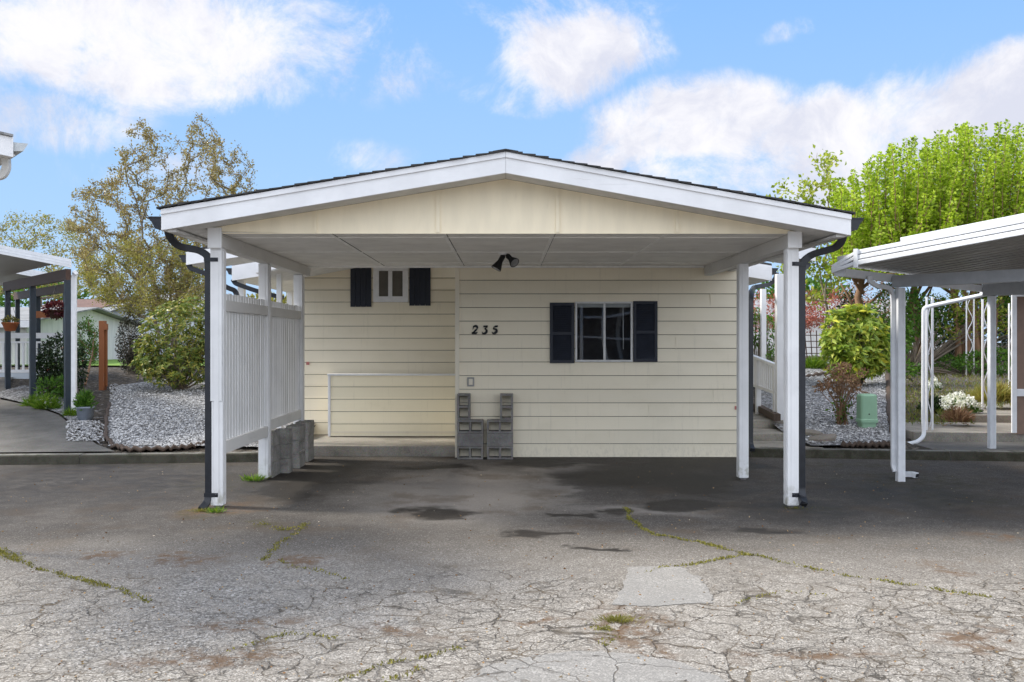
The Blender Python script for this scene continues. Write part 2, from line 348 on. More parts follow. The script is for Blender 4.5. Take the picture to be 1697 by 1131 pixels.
M['l_purple'] = leafmat('dark_purple_green_leaves', [(.022, .020, .018), (.035, .04, .025), (.07, .055, .045)], .12)
M['l_maroon'] = leafmat('maroon_leaves', [(.24, .06, .05), (.38, .10, .08), (.46, .20, .13)], .35); M['l_plum'] = leafmat('plum_leaves', [(.05, .008, .016), (.09, .014, .025), (.13, .03, .03)], .3)
M['l_brown'] = leafmat('dry_brown_heads', [(.15, .085, .05), (.26, .15, .09), (.36, .23, .14), (.20, .09, .06)], .2, .8)
M['l_grass'] = leafmat('grass_blades', [(.05, .13, .012), (.12, .22, .02), (.24, .32, .04)], .4); M['l_moss'] = leafmat('yellow_green_moss', [(.10, .105, .025), (.19, .175, .04), (.30, .27, .055)], .2, .9)
M['l_straw'] = leafmat('straw_blades', [(.28, .23, .07), (.42, .36, .12), (.20, .24, .05)], .35); M['petal'] = leafmat('white_petals', [(.72, .72, .70), (.82, .82, .80)], .25)
M['pink'] = leafmat('pink_petals', [(.45, .10, .12), (.62, .22, .20), (.60, .30, .14)], .3); M['violet'] = leafmat('violet_petals', [(.16, .05, .25), (.28, .10, .34)], .3)
M['litter'] = leafmat('leaf_litter', [(.10, .055, .03), (.24, .13, .06), (.36, .25, .13), (.42, .40, .36)], .1, .9)
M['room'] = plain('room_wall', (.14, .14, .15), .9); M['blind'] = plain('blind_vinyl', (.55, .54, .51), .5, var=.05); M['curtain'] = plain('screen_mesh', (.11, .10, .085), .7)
M['paleblue'] = siding_mat('pale_blue_siding', (.55, .60, .65)); M['offwhite'] = paint('off_white_wall', (.68, .67, .64), .7)
M['terra'] = plain('terracotta', (.42, .13, .05), .7); M['potgrey'] = plain('grey_blue_pot', (.22, .25, .30), .4); M['potdark'] = plain('dark_pot', (.025, .025, .035), .4)
def glassmat():
    m, nt, b = newmat('window_glass'); p = pos(nt)
    gl = nd(nt, 'ShaderNodeBsdfGlossy', {'Roughness': .015, 'Normal': bump(nt, noise(nt, vm(nt, 'MULTIPLY', p, (.9, 1, .7)), 1.0, 0), .26, .05)})
    tr = nd(nt, 'ShaderNodeBsdfTransparent', {0: (.82, .86, .88, 1)})
    mx = nd(nt, 'ShaderNodeMixShader', {0: nd(nt, 'ShaderNodeMath', {0: nd(nt, 'ShaderNodeFresnel', {0: 1.5}).outputs[0], 1: 2.8}, operation='MULTIPLY').outputs[0], 1: tr.outputs[0], 2: gl.outputs[0]})
    nt.links.new(mx.outputs[0], nt.nodes['Material Output'].inputs[0]); return m
M['glass'] = glassmat()

# ------------------------------------------------------------------ asphalt
def ell(nt, p2, x, y, rx, ry, lo=1.0, hi=.72):       # soft-edged patch of ground
    d = vm(nt, 'LENGTH', vm(nt, 'MULTIPLY', vm(nt, 'SUBTRACT', p2, (x, y, 0)), (1 / rx, 1 / ry, 0)), out=1)
    return mapr(nt, d, lo, hi)
def union(nt, p2, items, lo=1.0, hi=.72):
    a = None
    for it in items:
        e = ell(nt, p2, *it, lo, hi); a = e if a is None else mth(nt, 'MAXIMUM', a, e)
    return a
def pell(px, py, w, h):                               # photo blob -> ground ellipse (x, y, rx, ry)
    a, b = G(px, py + h / 2), G(px, py - h / 2); c = G(px, py); return (c.x, (a.y + b.y) / 2, w / 2 * c.y / FOC, abs(b.y - a.y) / 2)
def asphalt_mat(patch=False):
    m, nt, b = newmat('asphalt_repair' if patch else 'weathered_asphalt'); p = pos(nt)
    p = vm(nt, 'MULTIPLY', p, (1, 1, 0))
    w1 = vm(nt, 'SUBTRACT', noisec(nt, p, 1.6, 5), (.5, .5, .5)); w2 = vm(nt, 'SUBTRACT', noisec(nt, p, 7, 4), (.5, .5, .5))
    pw = vm(nt, 'ADD', p, vm(nt, 'ADD', vm(nt, 'MULTIPLY', w1, (1.1, 1.0, 0)), vm(nt, 'MULTIPLY', w2, (.25, .2, 0))))
    y = nd(nt, 'ShaderNodeSeparateXYZ', {0: pw}).outputs[1]
    agg = nd(nt, 'ShaderNodeSeparateColor', {0: vor(nt, p, 115, out='Color')}); a1 = agg.outputs[0]; a2 = agg.outputs[1]
    fine = noise(nt, p, 95, 4, .7); big = noise(nt, p, .9, 6, .62); midn = noise(nt, p, 4.5, 5, .6)
    # the sealed drive: dark, mottled
    dcol = ramp(nt, mth(nt, 'ADD', mth(nt, 'MULTIPLY', big, .6), mth(nt, 'MULTIPLY', midn, .4)), [(.28, (.046, .040, .035)), (.5, (.076, .067, .058)), (.72, (.125, .111, .096))])
    lite = union(nt, pw, [pell(760, 830, 460, 130), pell(1050, 845, 300, 30), pell(915, 815, 90, 95), pell(930, 775, 160, 24)], 1.1, .3)
    dcol = mix(nt, mth(nt, 'MULTIPLY', lite, .85), dcol, (.205, .186, .166))
    dcol = mix(nt, mth(nt, 'MULTIPLY', mapr(nt, a1, .80, .96), .40), dcol, (.30, .285, .27))
    brn = mth(nt, 'MULTIPLY', mapr(nt, noise(nt, p, 1.3, 5, .6), .5, .66), .5); dcol = mix(nt, brn, dcol, (.085, .062, .042))
    # the old street: pale aggregate
    rc = ramp(nt, a1, [(.0, (.085, .075, .062)), (.35, (.225, .203, .173)), (.75, (.405, .370, .322)), (1.0, (.70, .65, .58))])
    rc = mix(nt, .35, rc, mix(nt, a2, (.185, .165, .140), (.37, .343, .308))); rc = mix(nt, mapr(nt, midn, .38, .66, 0, .45), rc, (.20, .178, .15))
    rc = mix(nt, mapr(nt, fine, .55, .75, 0, .5), rc, (.43, .40, .36))
    if patch:
        rc = mix(nt, .55, mix(nt, fine, (.20, .197, .19), (.335, .33, .318)), rc); rc = mix(nt, mapr(nt, big, .4, .7, 0, .3), rc, (.25, .245, .23))
    t = mapr(nt, y, 8.9, 6.1)
    col = rc if patch else mix(nt, t, dcol, rc)
    # crocodile cracking, strongest near the street
    pc = vm(nt, 'ADD', p, vm(nt, 'ADD', vm(nt, 'MULTIPLY', vm(nt, 'SUBTRACT', noisec(nt, p, 3.0, 3), (.5, .5, .5)), (.30, .26, 0)), vm(nt, 'MULTIPLY', vm(nt, 'SUBTRACT', noisec(nt, p, 16, 3), (.5, .5, .5)), (.075, .07, 0))))
    wid = mapr(nt, noise(nt, p, 2.1, 3), .3, .7, .006, .030)
    pc = vm(nt, 'MULTIPLY', pc, (.82, 1.0, 1))
    eA = vor(nt, pc, 3.1, 'DISTANCE_TO_EDGE'); eB = vor(nt, vm(nt, 'ADD', pc, (3.7, 8.1, 0)), 5.2, 'DISTANCE_TO_EDGE'); sel = mapr(nt, noise(nt, p, .75, 3), .44, .54)
    e1 = mth(nt, 'ADD', mth(nt, 'MULTIPLY', eA, mth(nt, 'SUBTRACT', 1.0, sel)), mth(nt, 'MULTIPLY', eB, sel))
    crack = lambda e: mth(nt, 'SUBTRACT', 1.0, mapr(nt, mth(nt, 'DIVIDE', e, wid), .35, 1.3))
    c1 = mth(nt, 'MAXIMUM', mth(nt, 'MULTIPLY', crack(eA), mth(nt, 'SUBTRACT', 1.0, mth(nt, 'MULTIPLY', sel, .45))), mth(nt, 'MULTIPLY', crack(eB), sel))
    e2 = vor(nt, vm(nt, 'ADD', pc, (7.3, 2.1, 0)), 11.0, 'DISTANCE_TO_EDGE'); c2 = mth(nt, 'SUBTRACT', 1.0, mapr(nt, e2, .006, .040))
    c2 = mth(nt, 'MULTIPLY', c2, mapr(nt, noise(nt, p, 1.25, 3), .40, .56))
    reg = mapr(nt, mth(nt, 'ADD', y, mth(nt, 'MULTIPLY', mth(nt, 'SUBTRACT', noise(nt, p, .8, 3), .5), 1.6)), 7.5, 6.3)
    fade = mapr(nt, noise(nt, p, 1.7, 4), .26, .42)
    cr = mth(nt, 'MULTIPLY', mth(nt, 'MAXIMUM', mth(nt, 'MULTIPLY', c1, fade), mth(nt, 'MULTIPLY', c2, .75)), reg)
    if patch: cr = mth(nt, 'MULTIPLY', c1, mapr(nt, nd(nt, 'ShaderNodeSeparateXYZ', {0: p}).outputs[1], 5.9, 5.5, 0, .8))
    halo = mth(nt, 'MULTIPLY', mth(nt, 'SUBTRACT', 1.0, mapr(nt, e1, .0, .13)), mth(nt, 'MULTIPLY', reg, mapr(nt, noise(nt, p, 5, 4), .42, .66)))
    if not patch: col = mix(nt, mth(nt, 'MULTIPLY', halo, .55), col, (.15, .125, .098))
    col = mix(nt, mth(nt, 'MULTIPLY', cr, .84), col, mix(nt, mapr(nt, noise(nt, p, 3.3, 2), .45, .62), (.042, .036, .029), (.105, .076, .044)))
    pit = mth(nt, 'MULTIPLY', mapr(nt, noise(nt, p, 26, 5, .7), .56, .66), mth(nt, 'MULTIPLY', reg, mapr(nt, noise(nt, p, 2.6, 3), .40, .60)))
    if not patch: col = mix(nt, mth(nt, 'MULTIPLY', pit, .7), col, (.105, .088, .066))
    h = mth(nt, 'SUBTRACT', mth(nt, 'ADD', mth(nt, 'MULTIPLY', a1, .35), mth(nt, 'MULTIPLY', fine, .5)), mth(nt, 'MULTIPLY', cr, 1.6))
    if patch:
        setb(nt, b, col=col, rough=.9, spec=.2, nrm=bump(nt, h, .6, .006)); return m
    # loose grit where the surface has broken up
    grit = union(nt, pw, [pell(330, 1000, 360, 110), pell(470, 950, 260, 50), pell(250, 1060, 420, 110), pell(620, 1040, 200, 40)], 1.15, .5)
    gv = nd(nt, 'ShaderNodeTexVoronoi', {'Vector': p, 'Scale': 70.0}); gcol = nd(nt, 'ShaderNodeSeparateColor', {0: gv.outputs['Color']}).outputs[0]
    gc = ramp(nt, gcol, [(.0, (.09, .083, .074)), (.4, (.20, .185, .165)), (.8, (.34, .32, .29)), (1.0, (.52, .49, .46))])
    col = mix(nt, mth(nt, 'MULTIPLY', grit, mapr(nt, midn, .35, .6, .2, .85)), col, gc); h = mth(nt, 'ADD', h, mth(nt, 'MULTIPLY', grit, mth(nt, 'MULTIPLY', gcol, .9)))
    # rusty dirt, moss and damp
    rust = union(nt, pw, [pell(300, 926, 150, 28), pell(165, 926, 60, 16), pell(490, 930, 120, 20), pell(400, 1035, 240, 30), pell(330, 1090, 300, 30), pell(1040, 1045, 190, 90), pell(1060, 1060, 120, 60), pell(1350, 1085, 300, 30),
                          pell(1560, 940, 110, 22), pell(1600, 1060, 240, 24), pell(640, 1050, 180, 26), pell(360, 845, 160, 26), pell(1650, 890, 90, 14), pell(900, 1030, 90, 16)], 1.2, .2)
    rust = mth(nt, 'MULTIPLY', rust, mapr(nt, noise(nt, p, 9, 5, .65), .40, .58)); col = mix(nt, mth(nt, 'MULTIPLY', rust, .85), col, (.135, .082, .046))
    mos = union(nt, pw, [pell(370, 800, 210, 40), pell(345, 850, 110, 18), pell(300, 772, 300, 10), pell(1420, 772, 260, 12), pell(1500, 800, 320, 40), pell(1350, 845, 110, 12), pell(430, 868, 60, 20), pell(1600, 830, 200, 40), pell(140, 772, 300, 8)], 1.15, .3)
    mos = mth(nt, 'MULTIPLY', mos, mapr(nt, noise(nt, p, 6, 6, .7), .44, .60)); col = mix(nt, mth(nt, 'MULTIPLY', mos, .65), col, (.055, .050, .020))
    pw2 = vm(nt, 'ADD', p, vm(nt, 'ADD', vm(nt, 'MULTIPLY', w1, (1.25, .95, 0)), vm(nt, 'MULTIPLY', w2, (.34, .24, 0))))
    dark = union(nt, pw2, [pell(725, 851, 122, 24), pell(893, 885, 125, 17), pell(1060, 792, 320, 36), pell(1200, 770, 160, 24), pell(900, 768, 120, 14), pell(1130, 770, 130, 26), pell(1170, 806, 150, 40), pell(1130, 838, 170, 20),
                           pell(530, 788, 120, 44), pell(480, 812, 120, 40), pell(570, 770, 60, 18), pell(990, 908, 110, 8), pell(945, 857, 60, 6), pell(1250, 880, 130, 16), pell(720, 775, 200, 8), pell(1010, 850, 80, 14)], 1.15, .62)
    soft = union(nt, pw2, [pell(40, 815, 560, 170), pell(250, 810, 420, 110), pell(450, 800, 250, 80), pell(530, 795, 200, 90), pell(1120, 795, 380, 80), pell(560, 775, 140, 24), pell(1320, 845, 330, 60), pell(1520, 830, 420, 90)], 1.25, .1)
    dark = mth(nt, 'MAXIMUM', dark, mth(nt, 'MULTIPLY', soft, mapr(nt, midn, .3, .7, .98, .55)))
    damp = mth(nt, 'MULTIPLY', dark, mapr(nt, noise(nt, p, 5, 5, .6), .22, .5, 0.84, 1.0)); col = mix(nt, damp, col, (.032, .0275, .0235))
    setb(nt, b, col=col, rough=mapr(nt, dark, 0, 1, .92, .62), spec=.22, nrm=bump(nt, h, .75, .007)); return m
M['asphalt'] = asphalt_mat(); M['repair'] = asphalt_mat(True)

road = MB().add([(-260, -60, 0), (260, -60, 0), (260, 14.6, 0), (-260, 14.6, 0)], [(0, 1, 2, 3)]).build('asphalt_road', M['asphalt']); tag(road, kind='structure')
def patch(name, pts):
    P = [G(*p) for p in pts]; out = []
    for a, c in zip(P, P[1:] + P[:1]):
        for k in range(8):
            q = a.lerp(c, k / 8); out.append((q.x + rng.uniform(-.018, .018), q.y + rng.uniform(-.018, .018)))
    ground_sheet(name, out, M['repair'], flat=0.004)
patch('asphalt_patch', [(1042, 941), (1085, 939), (1128, 941), (1160, 958), (1172, 975), (1184, 1000), (1120, 1003), (1060, 1006), (1010, 1003), (1032, 975)])
patch('asphalt_patch', [(740, 1150), (800, 1108), (870, 1090), (960, 1079), (1050, 1084), (1130, 1100), (1190, 1122), (1230, 1150)])

# ------------------------------------------------------------------ rising ground, kerbs, drive, beds, lawn, paths
def terrain(name, xs, ys):
    vs = [(x, y if y > 30 else kerb_y(max(-30, min(30, x))) + y, 0) for y in ys for x in xs]; vs = [(x, y, Tc(x, y) - .03) for x, y, _ in vs]; n = len(xs)
    o = MB().add(vs, [(j * n + i, j * n + i + 1, (j + 1) * n + i + 1, (j + 1) * n + i) for j in range(len(ys) - 1) for i in range(n - 1)]).build(name, M['soil']); tag(o, kind='structure')
SS = [.16, .5, 1, 1.8, 2.5, 3.2, 4, 5, 6, 7, 8, 9, 10, 11.5, 13, 14.5, 18, 22, 26, 45, 80, 150, 400, 900]
terrain('ground', [-600, -100, -30, -20, -15, -12, -10, -8, -7, -6, -5, -4, -3.35], SS)
terrain('ground', [3.74, 3.9, 4.4, 5.09, 5.16, 5.6, 6.0, 6.44, 6.5, 6.72, 7, 7.5, 8, 8.4, 8.55, 8.8, 9.1, 9.5, 9.9, 10.3, 10.8, 11.4, 12, 13, 15, 20, 30, 100, 600], [.16, .3, .5, .7, .85, 1.0, 1.15, 1.3, 1.5, 1.7, 1.9, 2.1, 2.3, 2.5, 2.75, 3.0, 3.2, 3.5] + SS[6:])
terrain('ground', [-3.35, 0, 3.74], SS[15:])
def kerb(x0, x1, n, gaps=()):
    mb = MB(); 
    xs = [x0 + (x1 - x0) * i / n for i in range(n + 1)]
    for a, c in zip(xs, xs[1:]):
        c -= .008; ya, yc = kerb_y(a), kerb_y(c); h = .135 + rng.uniform(-.006, .006)
        pa = [(a, ya - .02, -.02), (a, ya + .02, h - .02), (a, ya + .04, h), (a, ya + .20, h + .004), (a, ya + .20, -.02)]
        pc = [(c, yc - .02, -.02), (c, yc + .02, h - .02), (c, yc + .04, h), (c, yc + .20, h + .004), (c, yc + .20, -.02)]
        mb.add(pa + pc, [(0, 1, 6, 5), (1, 2, 7, 6), (2, 3, 8, 7), (3, 4, 9, 8), (0, 4, 3, 2, 1), (5, 6, 7, 8, 9)])
    o = mb.build('kerb', M['kerb'], bevel=.01); o.data.materials.append(M['kerbface']); tag(o, kind='structure')
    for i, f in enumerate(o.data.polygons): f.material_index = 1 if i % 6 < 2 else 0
kerb(-30, -3.3, 9); kerb(3.80, 30, 9)
drive = [(-13, 13.05), (GT(0, 760).x, GT(0, 760).y), (GT(183, 749).x, GT(183, 749).y)] + [GT(*p).xy[:] for p in ((160, 738), (130, 715), (97, 689), (60, 676), (0, 663))] + [(-13, 24)]
drive = [(-14, kerb_y(-14) + .21), (GT(186, 752).x, kerb_y(-6) + .21)] + drive[3:]
ground_sheet('driveway', drive, M['drive'], .012, .6)
gl = [GT(*p).xy[:] for p in ((182, 742), (172, 720), (176, 690), (182, 660), (200, 640), (330, 622))] + [(-3.36, 28), (-3.36, kerb_y(-3.4) + .3)] + [GT(*p).xy[:] for p in ((335, 741), (290, 746), (230, 748))]
ground_sheet('gravel_bed', gl, M['gravel'], .02, .6, kind='stuff', label='white crushed stone bed beside the left side of the house')
gl2 = [GT(*p).xy[:] for p in ((166, 738), (150, 700), (140, 660), (40, 640), (0, 650), (0, 660), (62, 674), (99, 687), (132, 713))]
ground_sheet('gravel_strip', gl2, M['gravel'], .016, .6, kind='stuff', label='narrow white stone strip between driveway and log edging')
gr = [GT(*p).xy[:] for p in ((1345, 741), (1300, 720), (1262, 690), (1252, 640), (1300, 622), (1340, 606), (1420, 596), (1462, 590), (1470, 625), (1473, 670), (1482, 715), (1480, 739))]
ground_sheet('gravel_bed', gr, M['gravel'], .02, .6, kind='stuff', label='white crushed stone bed around the green utility box')
lawn = [(-30, 26.5), (-4.5, 26.5), (-4.5, 33), (-30, 33)]
M['lawnm'] = plain('mown_lawn', (.16, .27, .035), .9, var=.3, sc_=6)
ground_sheet('lawn', lawn, M['lawnm'], .02, 2.0, kind='stuff', label='sunny mown lawn in front of the pale blue house')
# right-hand paths and steps (butted slabs)
def slab(name, poly, z0, z1, mat=None, bevel=.012):
    tag(MB().prism([(x, y, z0) for x, y in poly], (0, 0, z1 - z0)).build(name, mat or M['slab'], bevel=bevel), kind='structure')
slab('path', [(3.80, 14.29), (4.95, 14.12), (4.95, 15.1), (3.80, 15.1)], .0, .14)
slab('step', [(3.80, 15.104), (4.95, 15.104), (4.95, 16.0), (3.80, 16.0)], .0, .26)
slab('path', [(3.80, 16.004), (5.0, 16.004), (5.15, 27), (3.80, 27)], .0, .40)
slab('path', [(6.55, 13.92), (14, 12.95), (14, 14.6), (6.6, 15.0)], .0, .145, M['drive'])
slab('path', [(6.75, 15.004), (8.6, 14.84), (14, 14.3), (14, 16.2), (8.5, 16.75), (6.9, 16.9)], .0, .30)
slab('path', [(8.55, 16.76), (14, 16.25), (14, 26), (11.5, 26)], .0, .44)

# ------------------------------------------------------------------ the carport
CZ = 2.965                                            # ceiling height
YF, YG, YW = 9.32, 9.72, 14.0                         # fascia, gable panel, house wall
rx, rt, rb = wx(838, YF), wz(252, YF), wz(287, YF)
lx, lt, lb = wx(267, YF), wz(347.5, YF), wz(382, YF)
qx, qt, qb = wx(1410.5, YF), wz(356, YF), wz(390.5, YF)
def roofz(x, off=0.0):                                # underside of the rafters / soffit plane
    return (lb + (rb - lb) * (x - lx) / (rx - lx) if x < rx else qb + (rb - qb) * (x - qx) / (rx - qx)) + off
cp = thing('carport', (0, 9.7, 0), 'open cream and white double carport with dark shingled gable roof in front of the house', 'carport')
for ex, et, eb in ((lx, lt, lb), (qx, qt, qb)):
    s = 1 if ex > 0 else -1; xr = rx + s * .001
    MB().prism([(xr, YF, rb), (ex, YF, eb), (ex, YF, et), (xr, YF, rt)], (0, .04, 0)).build('rake_fascia', M['white_x'], cp, .003)
    MB().prism([(xr, YF - .016, rt - .058), (ex, YF - .016, et - .052), (ex, YF - .016, et), (xr, YF - .016, rt)], (0, .015, 0)).build('drip_trim', M['white_x'], cp, .002)
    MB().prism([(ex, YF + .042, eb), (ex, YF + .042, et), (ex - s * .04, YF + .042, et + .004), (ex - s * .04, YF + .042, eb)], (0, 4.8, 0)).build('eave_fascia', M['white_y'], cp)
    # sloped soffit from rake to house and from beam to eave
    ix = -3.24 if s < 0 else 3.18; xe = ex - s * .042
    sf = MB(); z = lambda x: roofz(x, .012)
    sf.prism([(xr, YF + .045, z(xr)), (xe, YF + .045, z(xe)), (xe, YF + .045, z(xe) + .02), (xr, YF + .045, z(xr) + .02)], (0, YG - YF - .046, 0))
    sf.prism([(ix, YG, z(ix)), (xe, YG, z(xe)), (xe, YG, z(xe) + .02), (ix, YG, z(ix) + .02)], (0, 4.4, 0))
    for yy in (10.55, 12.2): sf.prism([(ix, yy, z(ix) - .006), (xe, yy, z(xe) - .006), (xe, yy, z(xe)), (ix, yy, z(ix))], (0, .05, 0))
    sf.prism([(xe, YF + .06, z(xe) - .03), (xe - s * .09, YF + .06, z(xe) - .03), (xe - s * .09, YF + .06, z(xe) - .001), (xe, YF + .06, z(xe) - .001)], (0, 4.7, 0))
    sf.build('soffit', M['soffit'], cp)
# shingle courses, each one overlapping the next down the slope
sh = MB()
for ex, et in ((lx, lt), (qx, qt)):
    s = 1 if ex > 0 else -1; n = 27; e2 = ex + s * .035
    for k in range(n):
        a, c = k / n, (k + 1) / n + .012
        xa, xc = rx + (e2 - rx) * a, rx + (e2 - rx) * min(c, 1.0); za, zc = rt + (et - rt) * a, rt + (et - rt) * min(c, 1.0)
        yo = YF - .035 + rng.uniform(-.012, .006); th = .020 + rng.uniform(-.003, .006)
        sh.prism([(xa, yo, za + .002 + .0005 * k), (xc, yo, zc + .002), (xc, yo, zc + .002 + th), (xa, yo, za + .006 + .0005 * k)], (0, 4.9 - (yo - YF), 0))
sh.prism([(rx - .13, YF - .03, rt - .002), (rx, YF - .03, rt + .014), (rx + .13, YF - .03, rt - .002), (rx + .13, YF - .03, rt + .005), (rx, YF - .03, rt + .027), (rx - .13, YF - .03, rt + .005)], (0, 4.95, 0))
sh.build('roof', M['shingle'], cp)
gx0, gx1 = -3.20, 3.15
gp = [(gx0, YG, CZ + .018), (wx(480, YG), YG, CZ + .002), (wx(736, YG), YG, CZ - .008), (wx(1000, YG), YG, CZ - .008), (gx1, YG, CZ)]
gp += [(gx1, YG, roofz(gx1, .010))] + [(x, YG, roofz(x, .010)) for x in (rx,)] + [(gx0, YG, roofz(gx0, .010))]
MB().prism(gp, (0, .03, 0)).build('gable_panel', M['cream'], cp)
bt = MB()
for px, w in ((523, .026), (726, .042), (924, .042), (1122, .042)):
    x = wx(px, YG); z0 = CZ + .002; bt.prism([(x - w / 2, YG - .016, z0), (x + w / 2, YG - .016, z0), (x + w / 2, YG - .016, roofz(x + w / 2, .008)), (x - w / 2, YG - .016, roofz(x - w / 2, .008))], (0, .015, 0))
bt.box((-3.05, YG - .006, CZ - .010), (3.01, YG + .001, CZ + .0015)); bt.build('gable_batten', M['cream'], cp)
ce = MB().box((-3.075, YG + .031, CZ), (3.045, YW - .02, CZ + .04))
ce.build('ceiling', M['ceil'], cp)
cs = MB()
sy = [10.13, 11.78, 13.42]
for px in (545, 735, 917, 1107):
    x = wx(px, YG); ys_ = [YG + .035] + [q for y0 in sy for q in (y0 - .022, y0 + .022)] + [YW - .03]
    for a, c in zip(ys_[::2], ys_[1::2]): cs.box((x - .02, a, CZ - .008), (x + .02, c, CZ + .002))
for y0 in sy: cs.box((-3.07, y0 - .02, CZ - .009), (3.04, y0 + .02, CZ + .002))
gp_ = MB()
for px in (545, 735, 917, 1107): x = wx(px, YG); gp_.box((x + .0215, YG + .04, CZ - .003), (x + .0275, YW - .06, CZ + .002))
for y0 in sy: gp_.box((-3.06, y0 + .0215, CZ - .0035), (3.03, y0 + .0275, CZ + .002))
M['gap'] = plain('dark_joint', (.05, .045, .04), .9); gp_.build('ceiling_joint', M['gap'], cp)
cs.box((-3.07, YW - .055, CZ - .03), (3.04, YW - .021, CZ + .002)); cs.build('ceiling_batten', M['ceil_strip'], cp)
for x0, x1 in ((-3.22, -3.08), (3.05, 3.165)):
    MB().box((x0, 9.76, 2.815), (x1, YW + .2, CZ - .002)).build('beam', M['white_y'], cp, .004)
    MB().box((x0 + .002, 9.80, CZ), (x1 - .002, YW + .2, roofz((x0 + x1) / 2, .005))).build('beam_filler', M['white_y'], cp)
def post(x0, x1, y, top, capped, foot=.0):
    d = .145; p = MB().box((x0 + .012, y + .018, foot + .02), (x1 - .012, y + d, top)).build('post', M['white'], cp, .005)
    fb = MB(); w = x1 - x0
    fb.box((x0, y, foot + (1.155 if capped == 2 else .03)), (x1 - .03 * w, y + .017, top - .004)); fb.box((x0 + w * .30, y - .005, foot + .03), (x0 + w * .72, y - .001, top - .05))
    sx = x1 - .011 if x0 < 0 else x0 - .006
    fb.box((sx, y + .034, foot + .03), (sx + .017, y + .122, top - .02))
    if capped == 2: fb.box((x0 + .004, y + .004, foot + .03), (x1 + .006, y + .017, foot + 1.15))
    fb.build('casing_board', M['white'], p, .003)
    if capped:
        cx = (x0 + x1) / 2; MB().box((cx - .075, YG - .022, top - .012), (cx + .075, YG - .001, roofz(cx) + .006)).build('post_cap', M['white'], p, .003)
    MB().box((x0 + .03, y + .03, 0), (x1 - .03, y + d - .02, foot + .02)).build('post_base', M['block'], p)
post(-3.198, -3.07, 9.76, 2.813, 2); post(3.026, 3.152, 9.76, 2.813, 1)
post(-3.222, -3.095, 11.74, 2.813, 0); post(3.015, 3.14, 11.74, 2.813, 0)
post(-3.235, -3.10, 13.72, 2.813, 0)
def gutter(parent, x, s, z1, y0, y1, k=1.0, mat=None):       # K-style gutter hung on an eave, s = outward side
    pr = [(x, z1), (x + s * .135 * k, z1), (x + s * .132 * k, z1 - .022 * k), (x + s * .105 * k, z1 - .05 * k), (x + s * .075 * k, z1 - .115 * k), (x, z1 - .115 * k)]
    g = MB().prism([(a, y0, c) for a, c in pr], (0, y1 - y0, 0)); g.bar((x, y0 - .004, z1 + .003), (x + s * .14 * k, y0 - .004, z1 + .003), .012, .012)
    return g.build('gutter', mat or M['black'], parent)
gutter(cp, lx - .002, -1, wz(360, YF), YF + .03, 14.1); gutter(cp, qx + .002, 1, wz(362, YF), YF + .03, 14.1)
def downspout(parent, pts, w, straps=(), mat=None, ref=(0, 1, 0), name='downspout', bracket=.11):
    d = MB().tube(smooth_path(pts), w, prof=RECT, ref=ref).build(name, mat or M['black'], parent, .004)
    for (c, s) in straps:
        sb = MB().box((c[0] - .042 if s < 0 else c[0] - bracket, c[1] - .035, c[2] - .022), (c[0] + bracket if s < 0 else c[0] + .042, c[1] - .029, c[2] + .022))
        sb.lathe((c[0] + (.09 if s < 0 else -.09), c[1] - .029, c[2]), [(.0, .012), (.012, .010), (.014, 0)], 8, (0, -1, 0)); sb.build('bracket', mat or M['black'], d)
    return d
Y1 = 9.79
dl = [W(279, 383, 9.55) + Vector((0, 0, .06)), W(280, 392, 9.6), W(296, 409, 9.68), W(330, 415, Y1), W(345, 424, Y1), W(346, 445, Y1), W(346.5, 822, Y1), W(343, 834, Y1 - .03), W(333, 845, Y1 - .12)]
downspout(cp, dl, .074, ((W(346, 431, Y1 - .004), -1), (W(346, 820, Y1 - .004), -1)))
dr = [W(1398, 385, 9.55) + Vector((0, 0, .05)), W(1396, 399, 9.58), W(1385, 411, 9.64), W(1345, 422, Y1), W(1330, 434, Y1), W(1328, 452, Y1), W(1328, 812, Y1), W(1329, 824, Y1 - .03), W(1332, 836, Y1 - .16)]
d2 = downspout(cp, dr, .074, ((W(1328, 438, Y1 - .004), 1), (W(1328, 820, Y1 - .004), 1)))
q = Vector(dr[-1]); MB().bar(q + Vector((0, -.004, 0)), q + Vector((0, -.010, -.004)), .050, .036).build('outlet_mouth', M['num'], d2)

